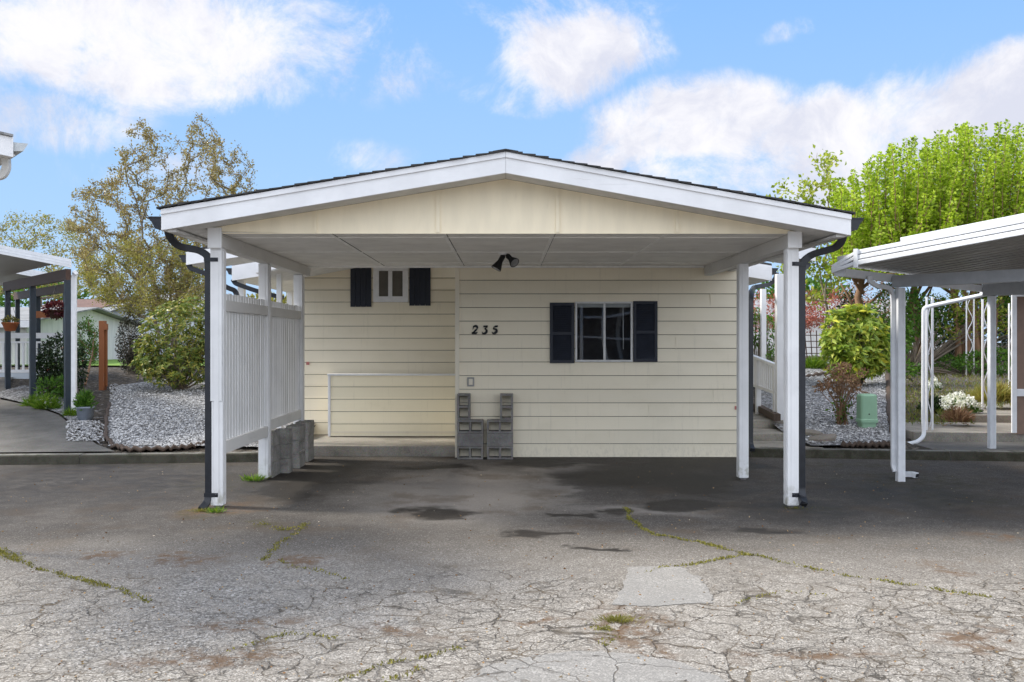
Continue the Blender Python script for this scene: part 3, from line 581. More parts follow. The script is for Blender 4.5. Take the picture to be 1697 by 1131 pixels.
# ------------------------------------------------------------------ the house behind the carport
hs = thing('mobile_home', (0, 15.5, 0), 'cream lap sided single storey house with navy shutters behind the white carport', 'house')
M['lap_edge'] = plain('grime_and_shadow_lap_edge', (.16, .14, .10), .8)  # dark lip colour paints the shadow line under each board, plus some grime
def lap_wall(name, x0, x1, y, z0, z1, step, holes=(), mat=None, parent=None):
    mb = MB(); z = z0
    while z < z1 - .01:
        t = min(z + step, z1); jx = []
        for a, c in zip([x0] + jx, jx + [x1]):
            mb.add([(a, y - .017, z + .007), (c, y - .017, z + .007), (c, y - .004, t), (a, y - .004, t)], [(0, 1, 2, 3)])
            mb.add([(a, y - .017, z + .007), (c, y - .017, z + .007), (c, y - .002, z - .0035), (a, y - .002, z - .0035)], [(3, 2, 1, 0)])
        z = t
    me = bpy.data.meshes.new(name); o = ORG[parent.name]; me.from_pydata([(a - o.x, b - o.y, c - o.z) for a, b, c in mb.v], [], mb.f)
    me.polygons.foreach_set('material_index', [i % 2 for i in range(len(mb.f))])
    bm = bmesh.new(); bm.from_mesh(me)
    for hx0, hx1, hz0, hz1 in holes:
        for co, no in (((hx0, 0, 0), (1, 0, 0)), ((hx1, 0, 0), (1, 0, 0)), ((0, 0, hz0), (0, 0, 1)), ((0, 0, hz1), (0, 0, 1))):
            bmesh.ops.bisect_plane(bm, geom=bm.verts[:] + bm.edges[:] + bm.faces[:], plane_co=Vector(co) - o, plane_no=no)
        kill = [f for f in bm.faces if hx0 < f.calc_center_median().x + o.x < hx1 and hz0 < f.calc_center_median().z + o.z < hz1]
        bmesh.ops.delete(bm, geom=kill, context='FACES')
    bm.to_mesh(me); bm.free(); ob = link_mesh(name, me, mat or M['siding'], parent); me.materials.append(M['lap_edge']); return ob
YR, YB = 15.9, 15.5                                    # recessed wall, porch box front
wx0, wx1, wz0, wz1 = wx(953, YW), wx(1048, YW), wz(600, YW), wz(500.5, YW)
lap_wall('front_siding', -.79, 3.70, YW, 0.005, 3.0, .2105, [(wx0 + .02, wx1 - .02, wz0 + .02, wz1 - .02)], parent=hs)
MB().box((-.79, YW + .002, 0), (-.77, 27, 3.0)).box((3.68, YW + .002, 0), (3.70, 27, 3.0)).box((-.766, YW + .05, 2.98), (3.676, 16.5, 3.03)).build('side_wall', M['siding'], hs)
MB().box((-.80, YW - .028, .005), (-.735, YW - .001, 2.93)).build('corner_trim', M['trim'], hs, .003); MB().box((3.66, YW - .028, .005), (3.715, YW - .001, 2.98)).build('corner_trim', M['trim'], hs, .003)
for px, y0, y1 in ((1177, 486, 508), (1182, 646, 669), (793, 476, 494), (846, 692, 714), (930, 625, 646), (1010, 714, 736), (1120, 559, 580), (868, 581, 602), (905, 469, 489), (1075, 671, 692), (1150, 740, 757)): MB().box((wx(px, YW) - .002, YW - .0175, wz(y1, YW)), (wx(px, YW) + .002, YW - .004, wz(y0, YW))).build('butt_joint', M['trim'], hs)
sw0, sw1, sz0, sz1 = wx(619, YR), wx(677, YR), wz(501, YR), wz(440, YR)
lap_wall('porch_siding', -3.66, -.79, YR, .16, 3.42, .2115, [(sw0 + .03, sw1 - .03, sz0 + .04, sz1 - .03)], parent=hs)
MB().box((-3.66, YR + .01, 0), (-3.64, 27, 3.1)).box((-3.64, 26.98, 0), (3.68, 27, 3.1)).build('side_wall', M['siding'], hs)
MB().box((-3.70, YR - .03, .14), (-3.64, YR + .05, 3.1)).build('corner_trim', M['trim'], hs, .003)
# sloped porch ceiling over the recess
pz = lambda x: 2.92 + (x + 3.53) * .19
MB().prism([(-3.9, YW + .06, pz(-3.9)), (-.78, YW + .06, pz(-.78)), (-.78, YW + .06, pz(-.78) + .02), (-3.9, YW + .06, pz(-3.9) + .02)], (0, 2.38, 0)).build('porch_ceiling', M['soffit'], hs)
# windows
def window(nm, x0, x1, z0, z1, y, fw, mull, cas, mat, label):
    f = MB(); f.box((x0, y - .035, z0), (x1, y + .01, z0 + fw)).box((x0, y - .035, z1 - fw), (x1, y + .01, z1)).box((x0, y - .035, z0 + fw + .001), (x0 + fw, y + .01, z1 - fw - .001)).box((x1 - fw, y - .035, z0 + fw + .001), (x1, y + .01, z1 - fw - .001))
    fo = f.build('window', mat, hs, .003); fo['label'] = label
    MB().box((mull - cas, y - .030, z0 + fw + .001), (mull + cas, y + .006, z1 - fw - .001)).build('mullion', mat, fo, .002)
    MB().add([(x0 + fw, y - .012, z0 + fw), (x1 - fw, y - .012, z0 + fw), (x1 - fw, y - .012, z1 - fw), (x0 + fw, y - .012, z1 - fw)], [(0, 1, 2, 3)]).build('pane', M['glass'], fo)
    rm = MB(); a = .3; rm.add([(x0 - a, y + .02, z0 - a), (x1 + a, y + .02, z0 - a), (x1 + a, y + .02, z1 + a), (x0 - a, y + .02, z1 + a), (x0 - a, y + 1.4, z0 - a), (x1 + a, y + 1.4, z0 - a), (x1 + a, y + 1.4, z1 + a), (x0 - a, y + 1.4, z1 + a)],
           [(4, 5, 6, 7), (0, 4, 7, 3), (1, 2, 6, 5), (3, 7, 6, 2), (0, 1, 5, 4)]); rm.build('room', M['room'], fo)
    return fo
w1 = window('front', wx0, wx1, wz0, wz1, YW, .030, wx(1001.5, YW), .016, M['alum'], 'two pane sliding window with dark glass between panelled shutters')
MB().box((wx0 + .03, YW + .03, wz1 - .085), (wx1 - .03, YW + .07, wz1 - .032)).build('blind_headrail', M['blind'], w1)
MB().tube([W(1032.5, 505, YW + .04), W(1033, 579, YW + .04)], .006, 6).build('blind_wand', M['vinyl'], w1)
w2 = window('porch', sw0, sw1, sz0, sz1, YR, .10, wx(647, YR), .036, M['vinyl'], 'small white two pane window high above the porch')
MB().box((wx(626, YR), YR - .021, sz0 + .102), (wx(668, YR), YR - .014, sz1 - .102)).build('insect_screen', M['curtain'], w2)
def shutter(px0, px1, py0, py1, y, lou):
    x0, x1, z0, z1 = wx(px0, y), wx(px1, y), wz(py1, y), wz(py0, y); y -= .018; mb = MB()
    if not lou:
        n = 4
        for k in range(n): mb.box((x0 + (x1 - x0) * k / n + .003, y - .018, z0), (x0 + (x1 - x0) * (k + 1) / n - .003, y, z1))
        mb.box((x0 + .01, y, z0 + .02), (x1 - .01, y + .012, z1 - .02))
    else:
        b = .045; mb.box((x0, y - .022, z0), (x0 + b, y, z1)).box((x1 - b, y - .022, z0), (x1, y, z1))
        zm = (z0 + z1) / 2 - .01
        for a, c in ((z0, z0 + b), (zm - b / 2, zm + b / 2), (z1 - b, z1)): mb.box((x0 + b + .0005, y - .021, a), (x1 - b - .0005, y, c))
        for a, c in ((z0 + b, zm - b / 2), (zm + b / 2, z1 - b)):
            k = int((c - a) / .032)
            for i in range(k):
                zz = a + (c - a) * (i + .5) / k; mb.add([(x0 + b, y - .018, zz - .014), (x1 - b, y - .018, zz - .014), (x1 - b, y - .004, zz + .016), (x0 + b, y - .004, zz + .016)], [(0, 1, 2, 3)])
            mb.box((x0 + b, y - .003, a), (x1 - b, y, c))
    return mb.build('shutter', M['navy'], hs, 0)
shutter(581, 616, 440, 509, YR, 0); shutter(678.5, 714, 440, 507, YR, 0)
shutter(911, 951.5, 502, 602, YW, 1); shutter(1049, 1089, 499.5, 600, YW, 1)
# house number: 2 3 5 in bold slanted old-style figures
def digit(strokes, px):
    c = W(px, 547, YW - .021); mb = MB(); k = .063
    for st in strokes:
        L, Rr = [], []
        for i, (u, v, w) in enumerate(st):
            a = st[max(0, i - 1)]; e = st[min(len(st) - 1, i + 1)]; t = Vector((e[0] - a[0], e[1] - a[1], 0)); t = t.normalized() if t.length else Vector((1, 0, 0)); n = Vector((-t.y, t.x, 0)) * (w * 1.45 + .02)
            u2 = u + v * .16
            L.append((c.x + (u2 + n.x) * k, c.y, c.z + (v + n.y) * k)); Rr.append((c.x + (u2 - n.x) * k, c.y, c.z + (v - n.y) * k))
        for i in range(len(st) - 1): mb.prism([L[i], L[i + 1], Rr[i + 1], Rr[i]], (0, -.010, 0))
    mb.build('house_number', M['num'], hs)
def arc(cx, cy, r0, r1, a0, a1, w0, wm, n=14):
    return [(cx + r0 * math.cos(R(a0 + (a1 - a0) * i / n)), cy + r1 * math.sin(R(a0 + (a1 - a0) * i / n)), w0 + (wm - w0) * math.sin(math.pi * i / n)) for i in range(n + 1)]
digit([arc(0, .45, .52, .50, 165, -25, .08, .19) + [(.20, -.15, .16), (-.25, -.6, .10), (-.62, -.92, .08)], [(-.62, -.80, .15), (-.1, -.82, .17), (.62, -.84, .14)], [(.55, -.75, .1), (.66, -.5, .05)], [(-.55, .35, .16), (-.42, .30, .14)]], 787)
digit([[(-.50, .86, .13), (0, .84, .15), (.58, .86, .13)], [(.55, .80, .08), (-.10, .22, .08)], arc(-.10, -.36, .58, .56, 92, -140, .07, .20), [(-.56, -.70, .15), (-.42, -.64, .13)]], 803.5)
digit([[(-.18, .80, .13), (.2, .84, .16), (.62, .92, .12)], [(-.22, .85, .07), (-.40, .18, .08)], arc(-.12, -.32, .60, .54, 118, -140, .08, .21), [(-.58, -.68, .15), (-.44, -.62, .13)]], 820)
ob = MB().box((wx(774.5, YW), YW - .04, wz(640.5, YW)), (wx(786, YW), YW - .012, wz(625.5, YW))).build('outlet_box', plain('grey_box', (.30, .30, .29), .5), hs, .004)
MB().box((wx(777, YW), YW - .047, wz(638, YW)), (wx(783.5, YW), YW - .0405, wz(628, YW))).build('cover_plate', M['trim'], ob, .003)
M['tagred'] = plain('faded_red_tag', (.42, .16, .14), .6)
MB().box((wx(508, YR), YR - .024, wz(605, YR)), (wx(513, YR), YR - .016, wz(600, YR))).build('utility_tag', M['tagred'], hs)
MB().box((wx(1217, YW), YW - .024, wz(679, YW)), (wx(1221, YW), YW - .016, wz(673, YW))).build('utility_tag', M['tagred'], hs)
# porch box
bx0, bx1 = wx(546, YB), -.80
bz1 = wz(622, YB)
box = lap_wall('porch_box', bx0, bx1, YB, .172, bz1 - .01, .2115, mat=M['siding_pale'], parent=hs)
MB().box((bx0 + .001, YB + .001, .172), (bx0 + .02, YR - .02, bz1 - .012)).build('box_end', M['siding'], box)
MB().box((bx0 - .035, YB - .04, bz1 - .008), (bx1, YB + .12, bz1 + .022)).build('box_cap', M['vinyl'], box, .004)
MB().box((bx0 - .022, YB - .026, .172), (bx0 + .022, YB - .001, bz1 - .009)).build('box_corner', M['vinyl'], box, .003)
MB().box((bx0 + .023, YB - .022, .235), (bx1, YB - .0165, .262)).build('box_skirt', M['siding'], box)
slab('porch_slab', [(-3.75, 14.2), (-.795, 14.13), (-.795, 15.88), (-3.75, 15.88)], -.02, .165, M['slab'])
# house roof, eaves, side porch posts
ezl, ezr = 3.18, 3.18
def house_roof(y0, y1, xl, xr, zl, zr, zt, fh, gut, rake=True):
    rf = MB(); apex = zt
    rf.prism([(xl, y0, zl), (0, y0, apex), (0, y0, apex + .04), (xl, y0, zl + .04)], (0, y1 - y0, 0)); rf.prism([(0, y0, apex), (xr, y0, zr), (xr, y0, zr + .04), (0, y0, apex + .04)], (0, y1 - y0, 0))
    r = rf.build('roof', M['shingle'], hs)
    MB().prism([(xl, y0 - .012, zl - fh), (0, y0 - .012, apex - fh), (0, y0 - .012, apex), (xl, y0 - .012, zl)], (0, .03, 0)).build('rake_fascia', M['white_x'], hs)
    MB().prism([(0.001, y0 - .012, apex - fh), (xr, y0 - .012, zr - fh), (xr, y0 - .012, zr), (0.001, y0 - .012, apex)], (0, .03, 0)).build('rake_fascia', M['white_x'], hs)
    s = MB(); s2 = MB(); s.prism([(xl, y0 + .02, zl - fh + .01), (-3.7, y0 + .02, zl - fh + .01 + (apex - zl) * (-3.7 - xl) / -xl), (-3.7, y0 + .02, zl - fh + .03 + (apex - zl) * (-3.7 - xl) / -xl), (xl, y0 + .02, zl - fh + .03)], (0, y1 - y0 - .03, 0))
    s2.prism([(xr, y0 + .02, zr - fh + .01), (3.72, y0 + .02, zr - fh + .01 + (apex - zr) * (xr - 3.72) / xr), (3.72, y0 + .02, zr - fh + .03 + (apex - zr) * (xr - 3.72) / xr), (xr, y0 + .02, zr - fh + .03)], (0, y1 - y0 - .03, 0)); s.build('soffit', M['soffit'], hs); s2.build('soffit', M['soffit'], hs)
    for x, sgn, z in ((xl, -1, zl), (xr, 1, zr)):
        if sgn in gut: gutter(hs, x, sgn, z - .05, y0 + .02, y1 - .05, .9)
house_roof(14.22, 15.2, wx(308, 14.2), wx(1352, 14.2), 3.20, 3.26, 3.98, .20, (-1,))
house_roof(16.42, 28.2, wx(384, 16.4), wx(1279.5, 16.4), 3.17, 3.17, 3.98, .27, (-1, 1))
def hpost(px, y, z1, w=.12):
    x = wx(px, y); MB().box((x - w / 2, y, T(x, y) - .1 if x < 0 else .36), (x + w / 2, y + w, z1)).build('porch_post', M['white'], hs, .004)
hpost(399, 16.7, 3.05); hpost(480, 20.5, 3.1, .13); hpost(1293.5, 16.1, 3.0, .13); hpost(1266, 20.4, 2.98, .11); hpost(462, 14.6, 3.05, .08)
yq = 16.5
downspout(hs, [W(1287, 452, yq), W(1286, 461, yq), W(1276, 472, yq), W(1250, 476, yq - .3), W(1245, 484, 14.6), W(1244, 500, 14.3), W(1243.5, 736, 14.1), W(1247, 746, 13.95)], .075)
downspout(hs, [W(1340, 436, 14.6), W(1338, 441, 14.6), W(1328, 448, 14.5), W(1312, 450, 14.5)], .075)
downspout(hs, [W(386, 463, yq), W(390, 470, yq), W(420, 481, yq), W(445, 488, yq), W(470, 494, yq)], .08)
downspout(hs, [W(312, 437, 14.3), W(316, 445, 14.3), W(345, 455, 14.3), W(374, 476, 14.5), W(390, 482, 14.6), W(393, 492, 14.6), W(393.5, 700, 14.6)], .075)

# ------------------------------------------------------------------ side fence panels between the carport posts
def fence(y0, y1, x, z0, z1, label):
    t = thing('fence_panel', (x, (y0 + y1) / 2, 0), label, 'fence', 'white slatted fence panels along the carport side')
    MB().box((x + .012, y0, z1 - .20), (x + .05, y1, z1 - .08)).build('top_rail', M['white_y'], t, .003)
    MB().box((x + .012, y0, z0), (x + .05, y1, z0 + .135)).build('bottom_rail', M['white_y'], t, .003)
    mb = MB(); n = int((y1 - y0) / .105); h = (y1 - y0) / n
    for k in range(n):
        yy = y0 + h * (k + .5) + rng.uniform(-.004, .004); g = .0445 + rng.uniform(-.004, .003)
        mb.box((x - .010, yy - g, z0 - .012 + rng.uniform(-.004, .004)), (x + .010, yy + g, z1 + rng.uniform(-.008, .008)))
    mb.box((x - .030, y0, z1 - .19), (x - .011, y1, z1 - .10)); mb.box((x - .030, y0, z0 + .02), (x - .011, y1, z0 + .11))
    mb.build('slats', M['white'], t)
    MB().box((x + .011, y1 - .05, z0 + .14), (x + .03, y1 - .012, z1 - .21)).build('end_stile', M['white'], t)
fence(9.91, 11.735, -3.145, .565, 2.335, 'white slatted fence panel between front and middle left carport posts, open underneath')
fence(11.895, 13.71, -3.165, .63, 2.335, 'white slatted fence panel nearer the house, standing over grey concrete blocks')

# ------------------------------------------------------------------ floodlight
fl = thing('floodlight', W(833, 421, 11.9), 'black twin head floodlight hanging from the carport ceiling', 'floodlight')
c = Vector((wx(833, 11.9), 11.9, CZ))
MB().lathe(c, [(.055, -.001), (.055, -.018), (.04, -.03), (.0, -.032)], 20).build('mount_plate', M['vinyl'], fl)
for (px0, py0, px1, py1, dy) in ((834, 424, 822, 446, -.03), (841, 424, 853, 436, -.10)):
    a, e = W(px0, py0, 11.9), W(px1, py1, 11.9 + dy); ax = (e - a).normalized(); L = (e - a).length
    MB().tube([c - Vector((0, 0, .02)), a.lerp(c, .4), a], .012, 8).build('swivel_arm', M['num'], fl)
    hd = MB().lathe(a, [(.0, -.012), (.026, -.010), (.034, .012), (.034, L * .42), (.040, L * .52), (.068, L * .93), (.070, L), (.062, L)], 20, ax).build('lamp_head', M['num'], fl)
    MB().lathe(a, [(.062, L - .004), (.045, L + .004), (.0, L + .008)], 20, ax).build('lens', M['dkglass'], hd)

# ------------------------------------------------------------------ concrete blocks, each one its own thing
def block_mesh():                                      # 40 x 20 x 20 cm, two cores running along local y (front to back)
    xs = [-.2015, -.172, -.016, .016, .172, .2015]; zs = [0, .030, .170, .2]; D = .1; solid = lambda i, k: 0 <= i < 5 and 0 <= k < 3 and not (k == 1 and i in (1, 3))
    bm = bmesh.new(); V = {}
    def v(i, k, y):
        if (i, k, y) not in V: V[(i, k, y)] = bm.verts.new((xs[i], y * D, zs[k] - .1))
        return V[(i, k, y)]
    for i in range(5):
        for k in range(3):
            if not solid(i, k): continue
            for y in (-1, 1): bm.faces.new([v(i, k, y), v(i + 1, k, y), v(i + 1, k + 1, y), v(i, k + 1, y)][::-y])
            for di, dk, e in ((-1, 0, (0, 0, 0, 1)), (1, 0, (1, 0, 1, 1)), (0, -1, (0, 0, 1, 0)), (0, 1, (0, 1, 1, 1))):
                if not solid(i + di, k + dk):
                    a, c = (i + e[0], k + e[1]), (i + e[2], k + e[3]); bm.faces.new([v(*a, -1), v(*c, -1), v(*c, 1), v(*a, 1)])
    bmesh.ops.recalc_face_normals(bm, faces=bm.faces); me = bpy.data.meshes.new('concrete_block'); bm.to_mesh(me); bm.free(); return me
BM = {k: block_mesh() for k in ('block', 'block_old')}
for k, me in BM.items(): me.materials.append(M[k])
def block(c, rot, label, group, mat='block'):
    o = bpy.data.objects.new('concrete_block', BM[mat]); COL.objects.link(o); j = .008
    o.location = Vector(c) + Vector((rng.uniform(-j, j) * .4, rng.uniform(-j, j), 0)); o.rotation_euler = [R(a) for a in rot]; o.rotation_euler.z += R(rng.uniform(-.8, .8)); o.scale = (.985, .985, .99)
    m = o.modifiers.new('bevel', 'BEVEL'); m.width = .006; m.segments = 2
    tag(o, label, 'concrete block', group)
gA = 'grey concrete blocks stacked against the house wall'
yb = 13.87
for side, x in (('left', wx(779, 13.78)), ('right', wx(828.5, 13.78))):
    block((x, yb, .1), (0, 0, 0), f'bottom block with open cores facing out in the {side} stack by the house wall', gA)
    block((x, yb, .3), (90, 0, 0), f'middle block showing a plain solid face in the {side} stack by the house wall', gA)
    block((x, yb, .5), (0, 0, 0), f'block with open cores under the upright one in the {side} wall stack', gA)
    block((x + (-.1 if side == 'left' else .1), yb, .8), (0, 90, 0), f'upright block standing on top of the {side} stack against the house wall', gA)
gB = 'weathered concrete blocks under the slatted fence'
lev = ('bottom', 'middle', 'top')
for k in range(3):
    block((-3.18, 12.11, .1 + .2 * k), (90, 0, 90), f'{lev[k]} block of the mossy stack touching the middle left carport post', gB, 'block_old')
    block((-3.16, 12.42, .1 + .2 * k), (90, 0, 0), f'{lev[k]} block laid end-on right behind the mossy post stack', gB, 'block_old')
    block((-3.03, 12.98, .1 + .2 * k), (90, 0, 90) if k != 1 else (0, 0, 90), f'{lev[k]} block of the stack standing midway under the second fence panel', gB, 'block_old')
    block((-3.05, 13.66, .1 + .2 * k), (90, 0, 90), f'{lev[k]} block of the fence stack closest to the house wall', gB, 'block_old')

# ------------------------------------------------------------------ neighbours on the left
b_ = Vector((-.65, .76, 0)); p_ = Vector((-.76, -.65, 0))
def left_carport():
    t = thing('carport', (-8.07, 16.5, .4), 'white ribbed flat roof carport on dark blue posts at the left edge, nearer of two', 'carport', 'flat roof carports on dark blue posts')
    K = Vector((-7.80, 16.2, 0)); zt = 3.27; sl = .155
    def rp(a, b, dz): q = K + p_ * a + b_ * b; return Vector((q.x, q.y, zt + sl * a + dz))
    rf = MB(); rf.prism([rp(.03, .03, -.02), rp(4, .03, -.02), rp(4, 5.2, -.02), rp(.03, 5.2, -.02)], (0, 0, -.012)); rf.build('roof_pan', M['pan'], t)
    ed = MB()
    for d0, d1, o in ((0, -.055, .0), (-.06, -.105, .012), (-.11, -.155, .024)):
        ed.bar(rp(0 - 0, -o, (d0 + d1) / 2), rp(4, -o, (d0 + d1) / 2), .03, abs(d1 - d0))
    ed.build('roof_edge', M['metalw'], t)
    C = Vector((-8.03, 16.55, 0)); MB().bar(C + b_ * -.05 + Vector((0, 0, 3.02)), C + b_ * 5 + Vector((0, 0, 3.02)), .09, .20).build('beam', M['brownbeam'], t)
    for d in (0, 2.55, 4.75):
        q = C + b_ * d; z0 = T(q.x, q.y) - .1
        MB().bar((q.x, q.y, z0), (q.x, q.y, 2.919), .105, .105, up=p_).build('post', M['teal'], t, .004)
    q = C + Vector((.105, .02, 0)); MB().tube([(q.x + .05, q.y - .05, 3.06), (q.x + .02, q.y, 3.03), (q.x, q.y, 2.95), (q.x, q.y, T(q.x, q.y) + .02)], .085, prof=RECT).build('downspout', M['vinyl'], t, .004)
    return t
lc = left_carport()
l2 = copy_tree(lc); l2.location = Vector(l2.location) + Vector((-2.35, 4.75, .03)); l2['label'] = 'second flat roof carport on dark blue posts, farther back behind the nearer one'

t = thing('gable_roof_carport', (-5.3, 8.0, 0), 'white eave corner with metal gutter and curved downspout cut off at top left', 'carport')
ec = W(22, 228, 7.6); d1 = Vector((-.80, -.55, .12)); e1 = W(45, 240, 7.6)
MB().prism([ec, ec + d1 * 3, ec + d1 * 3 + Vector((0, 0, -.165)), ec + Vector((0, 0, -.165))], (-.02, .03, 0)).build('rake_fascia', M['white_x'], t)
MB().prism([ec + Vector((.012, -.02, .004)), ec + d1 * 3 + Vector((0, -.02, .004)), ec + d1 * 3 + Vector((0, -.02, .022)), ec + Vector((.012, -.02, .022))], (-1.9, 2.2, 0)).build('roof', M['grey_shingle'], t)
MB().prism([ec + Vector((0, .03, -.15)), ec + d1 * 3 + Vector((0, .03, -.15)), ec + d1 * 3 + Vector((0, .03, -.14)), ec + Vector((0, .03, -.14))], (-1.85, 2.15, 0)).build('soffit', M['soffit'], t)
g0 = W(22, 236, 7.62); MB().prism([g0, g0 + Vector((.125, 0, -.012)), g0 + Vector((.115, 0, -.03)), g0 + Vector((.085, 0, -.075)), g0 + Vector((0.0, 0, -.075))], (-1.85, 2.15, 0)).build('gutter', plain('grey_metal_gutter', (.50, .53, .54), .4), t)
MB().tube(smooth_path([W(10, 262, 7.75), W(11, 280, 7.75), W(4, 292, 7.75), W(-20, 294, 7.75), W(-34, 305, 7.75), W(-36, 330, 7.75), (wx(-36, 7.75), 7.75, .03)]), .062, prof=RECT).build('downspout', M['offwhite'], t, .004)
for d, e in ((2.2, .1), (2.2, 2.2)): q = ec + d1 * d + b_ * e; MB().box((q.x - .06, q.y, 0), (q.x + .06, q.y + .12, q.z - .16)).build('post', M['white'], t)

rl = thing('porch_railing', (-12.5, 22.5, .8), 'white porch railing with square balusters above a dark blue skirt at left', 'railing')
ry = 22.5; rX0, rX1 = wx(-40, ry), wx(108, ry)
MB().box((rX0, ry - .04, wz(561, ry)), (rX1, ry + .04, wz(552, ry))).build('top_rail', M['white_x'], rl)
MB().box((rX0, ry - .03, wz(569, ry)), (rX1, ry + .02, wz(566, ry))).build('mid_rail', M['white_x'], rl)
MB().box((rX0, ry - .04, wz(618, ry)), (rX1, ry + .04, wz(613, ry))).build('bottom_rail', M['white_x'], rl)
mb = MB(); x = rX0
while x < rX1: mb.box((x, ry - .02, wz(613, ry)), (x + .05, ry + .015, wz(566, ry))); x += .165
mb.build('balusters', M['white'], rl)
MB().box((rX0, ry - .02, T(-12, 22) - .3), (rX1, ry + .02, wz(630, ry))).build('skirt', M['teal'], rl); MB().box((rX0, ry - .03, wz(630, ry)), (rX1, ry + .03, wz(618.5, ry))).build('rim_board', M['paleblue'], rl)
def simple_house(name, x0, x1, y0, y1, z0, eave, ridge, wall, roofm, label, along='y', fas=None, ov=.35):
    h = thing(name, ((x0 + x1) / 2, y0, z0), label, 'house'); fas = fas or M['white_x']
    xm, ym = (x0 + x1) / 2, (y0 + y1) / 2
    w = MB()
    if along == 'y': w.prism([(x0, y0, z0 - .5), (x1, y0, z0 - .5), (x1, y0, eave), (xm, y0, ridge), (x0, y0, eave)], (0, y1 - y0, 0))
    else: w.prism([(x0, y0, z0 - .5), (x0, y1, z0 - .5), (x0, y1, eave), (x0, ym, ridge), (x0, y0, eave)], (x1 - x0, 0, 0))
    w.build('wall', wall, h)
    sl = (ridge - eave) / ((xm - x0) if along == 'y' else (ym - y0)); r = MB(); f = MB(); th = .05
    if along == 'y':
        for s, xe in ((-1, x0 - ov), (1, x1 + ov)):
            ze = eave - sl * ov + .02; r.prism([(xe, y0 - ov, ze), (xm, y0 - ov, ridge + .02), (xm, y0 - ov, ridge + .02 + th), (xe, y0 - ov, ze + th)], (0, y1 - y0 + 2 * ov, 0))
            f.prism([(xe, y0 - ov - .04, ze - .16), (xm, y0 - ov - .04, ridge - .14), (xm, y0 - ov - .04, ridge + .03 + th), (xe, y0 - ov - .04, ze + .03 + th)], (0, .035, 0))
    else:
        for s, ye in ((-1, y0 - ov), (1, y1 + ov)):
            ze = eave - sl * ov + .02; r.prism([(x0 - ov, ye, ze), (x0 - ov, ym, ridge + .02), (x0 - ov, ym, ridge + .02 + th), (x0 - ov, ye, ze + th)], (x1 - x0 + 2 * ov, 0, 0))
        f.box((x0 - ov, y0 - ov - .05, eave - sl * ov - .14), (x1 + ov, y0 - ov - .01, eave - sl * ov + .06))
    r.build('roof', roofm, h); f.build('fascia', fas, h); return h
HB = simple_house('house', wx(158, 38), wx(372, 38), 38, 48, 1.15, wz(521, 38), wz(487, 38), M['paleblue'], M['grey_shingle'], 'pale blue sided house with white gable trim beyond the sunny lawn')
simple_house('house_wing', wx(60, 40), wx(176, 40), 40, 47, 1.15, wz(526, 40), wz(509, 40), M['paleblue'], M['grey_shingle'], 'low grey roofed pale blue wing left of the gabled house', along='x')
simple_house('house', wx(-160, 27), wx(44, 27), 27, 35, 1.1, wz(533, 27), wz(505, 27), M['offwhite'], M['grey_shingle'], 'off white house with porch behind the white railing at the left edge', along='x')
M['redroof'] = shingles('brown_tile_roof', (.13, .075, .058))
simple_house('house', wx(60, 62), wx(158, 62), 62, 72, 1.15, wz(512, 62), wz(492, 62), M['offwhite'], M['redroof'], 'distant house with a reddish brown roof between the left trees', along='x')

# ------------------------------------------------------------------ neighbours on the right
u_ = Vector((.698, -.716, 0)); v_ = Vector((.716, .698, 0)); P1 = Vector((5.06, 11.64, 0)); P2 = Vector((7.50, 14.0, 0))
rc = thing('metal_awning_carport', (5.06, 11.64, 0), 'white metal awning carport with ribbed grey underside at the right edge', 'carport')
B = Vector((4.10, 10.6, 0)); zB = wz(416, 10.6); sl = .118
def rq(a, b, dz=0.0): q = B + u_ * a + v_ * b; return Vector((q.x, q.y, zB + sl * a + dz))
A0 = W(1379.5, 441, 10.86)
ed = MB()
for i, (d0, d1, o) in enumerate(((.006, -.044, .0), (-.055, -.104, .010), (-.115, -.172, .020))):
    m_ = (d0 + d1) / 2; n = Vector((-v_.x, -v_.y, 0)) * o
    ed.bar(rq(0, 0, m_) - v_ * o, rq(5.2, 0, m_) - v_ * o, .035, abs(d1 - d0))
    ed.bar(A0 + Vector((0, 0, m_ * .5 + .0)) - v_ * o * .6, rq(-.012, 0, m_) - v_ * o, .035, abs(d1 - d0) * .75)
ed.build('roof_edge', M['metalw'], rc, .006)
ed.bar(rq(0, .012, -.075), rq(5.2, .012, -.075), .03, .16)
pc_ = rq(.01, 0, 0); MB().bar(rq(.0, -.03, .02), rq(0.0, -.03, -.20), .05, .03, up=v_).build('edge_cap', M['metalw'], rc, .004)
MB().bar(rq(.42, .22, .052), rq(5.2, .22, .052), .035, .07).build('roof_flashing', M['metalw'], rc, .005)
pn = MB(); n = 22
for k in range(n):                                     # ribbed pans, ribs parallel to the beam
    b0, b1 = .02 + 5.4 * k / n, .02 + 5.4 * (k + 1) / n
    bm_ = b0 + (b1 - b0) * .62
    pn.add([rq(-.25, b0, -.13), rq(5.2, b0, -.13), rq(5.2, bm_, -.13), rq(-.25, bm_, -.13)], [(0, 1, 2, 3)]); pn.add([rq(-.25, bm_, -.13), rq(5.2, bm_, -.13), rq(5.2, bm_ + .03, -.088), rq(-.25, bm_ + .03, -.088)], [(0, 1, 2, 3)])
    pn.add([rq(-.25, bm_ + .03, -.088), rq(5.2, bm_ + .03, -.088), rq(5.2, b1 - .02, -.088), rq(-.25, b1 - .02, -.088)], [(0, 1, 2, 3)]); pn.add([rq(-.25, b1 - .02, -.088), rq(5.2, b1 - .02, -.088), rq(5.2, b1, -.13), rq(-.25, b1, -.13)], [(0, 1, 2, 3)])
pn.prism([rq(-.25, .02, -.07), rq(5.2, .02, -.07), rq(5.2, 5.4, -.07), rq(-.25, 5.4, -.07)], (0, 0, .05)); pn.build('roof_pan', M['pan'], rc)
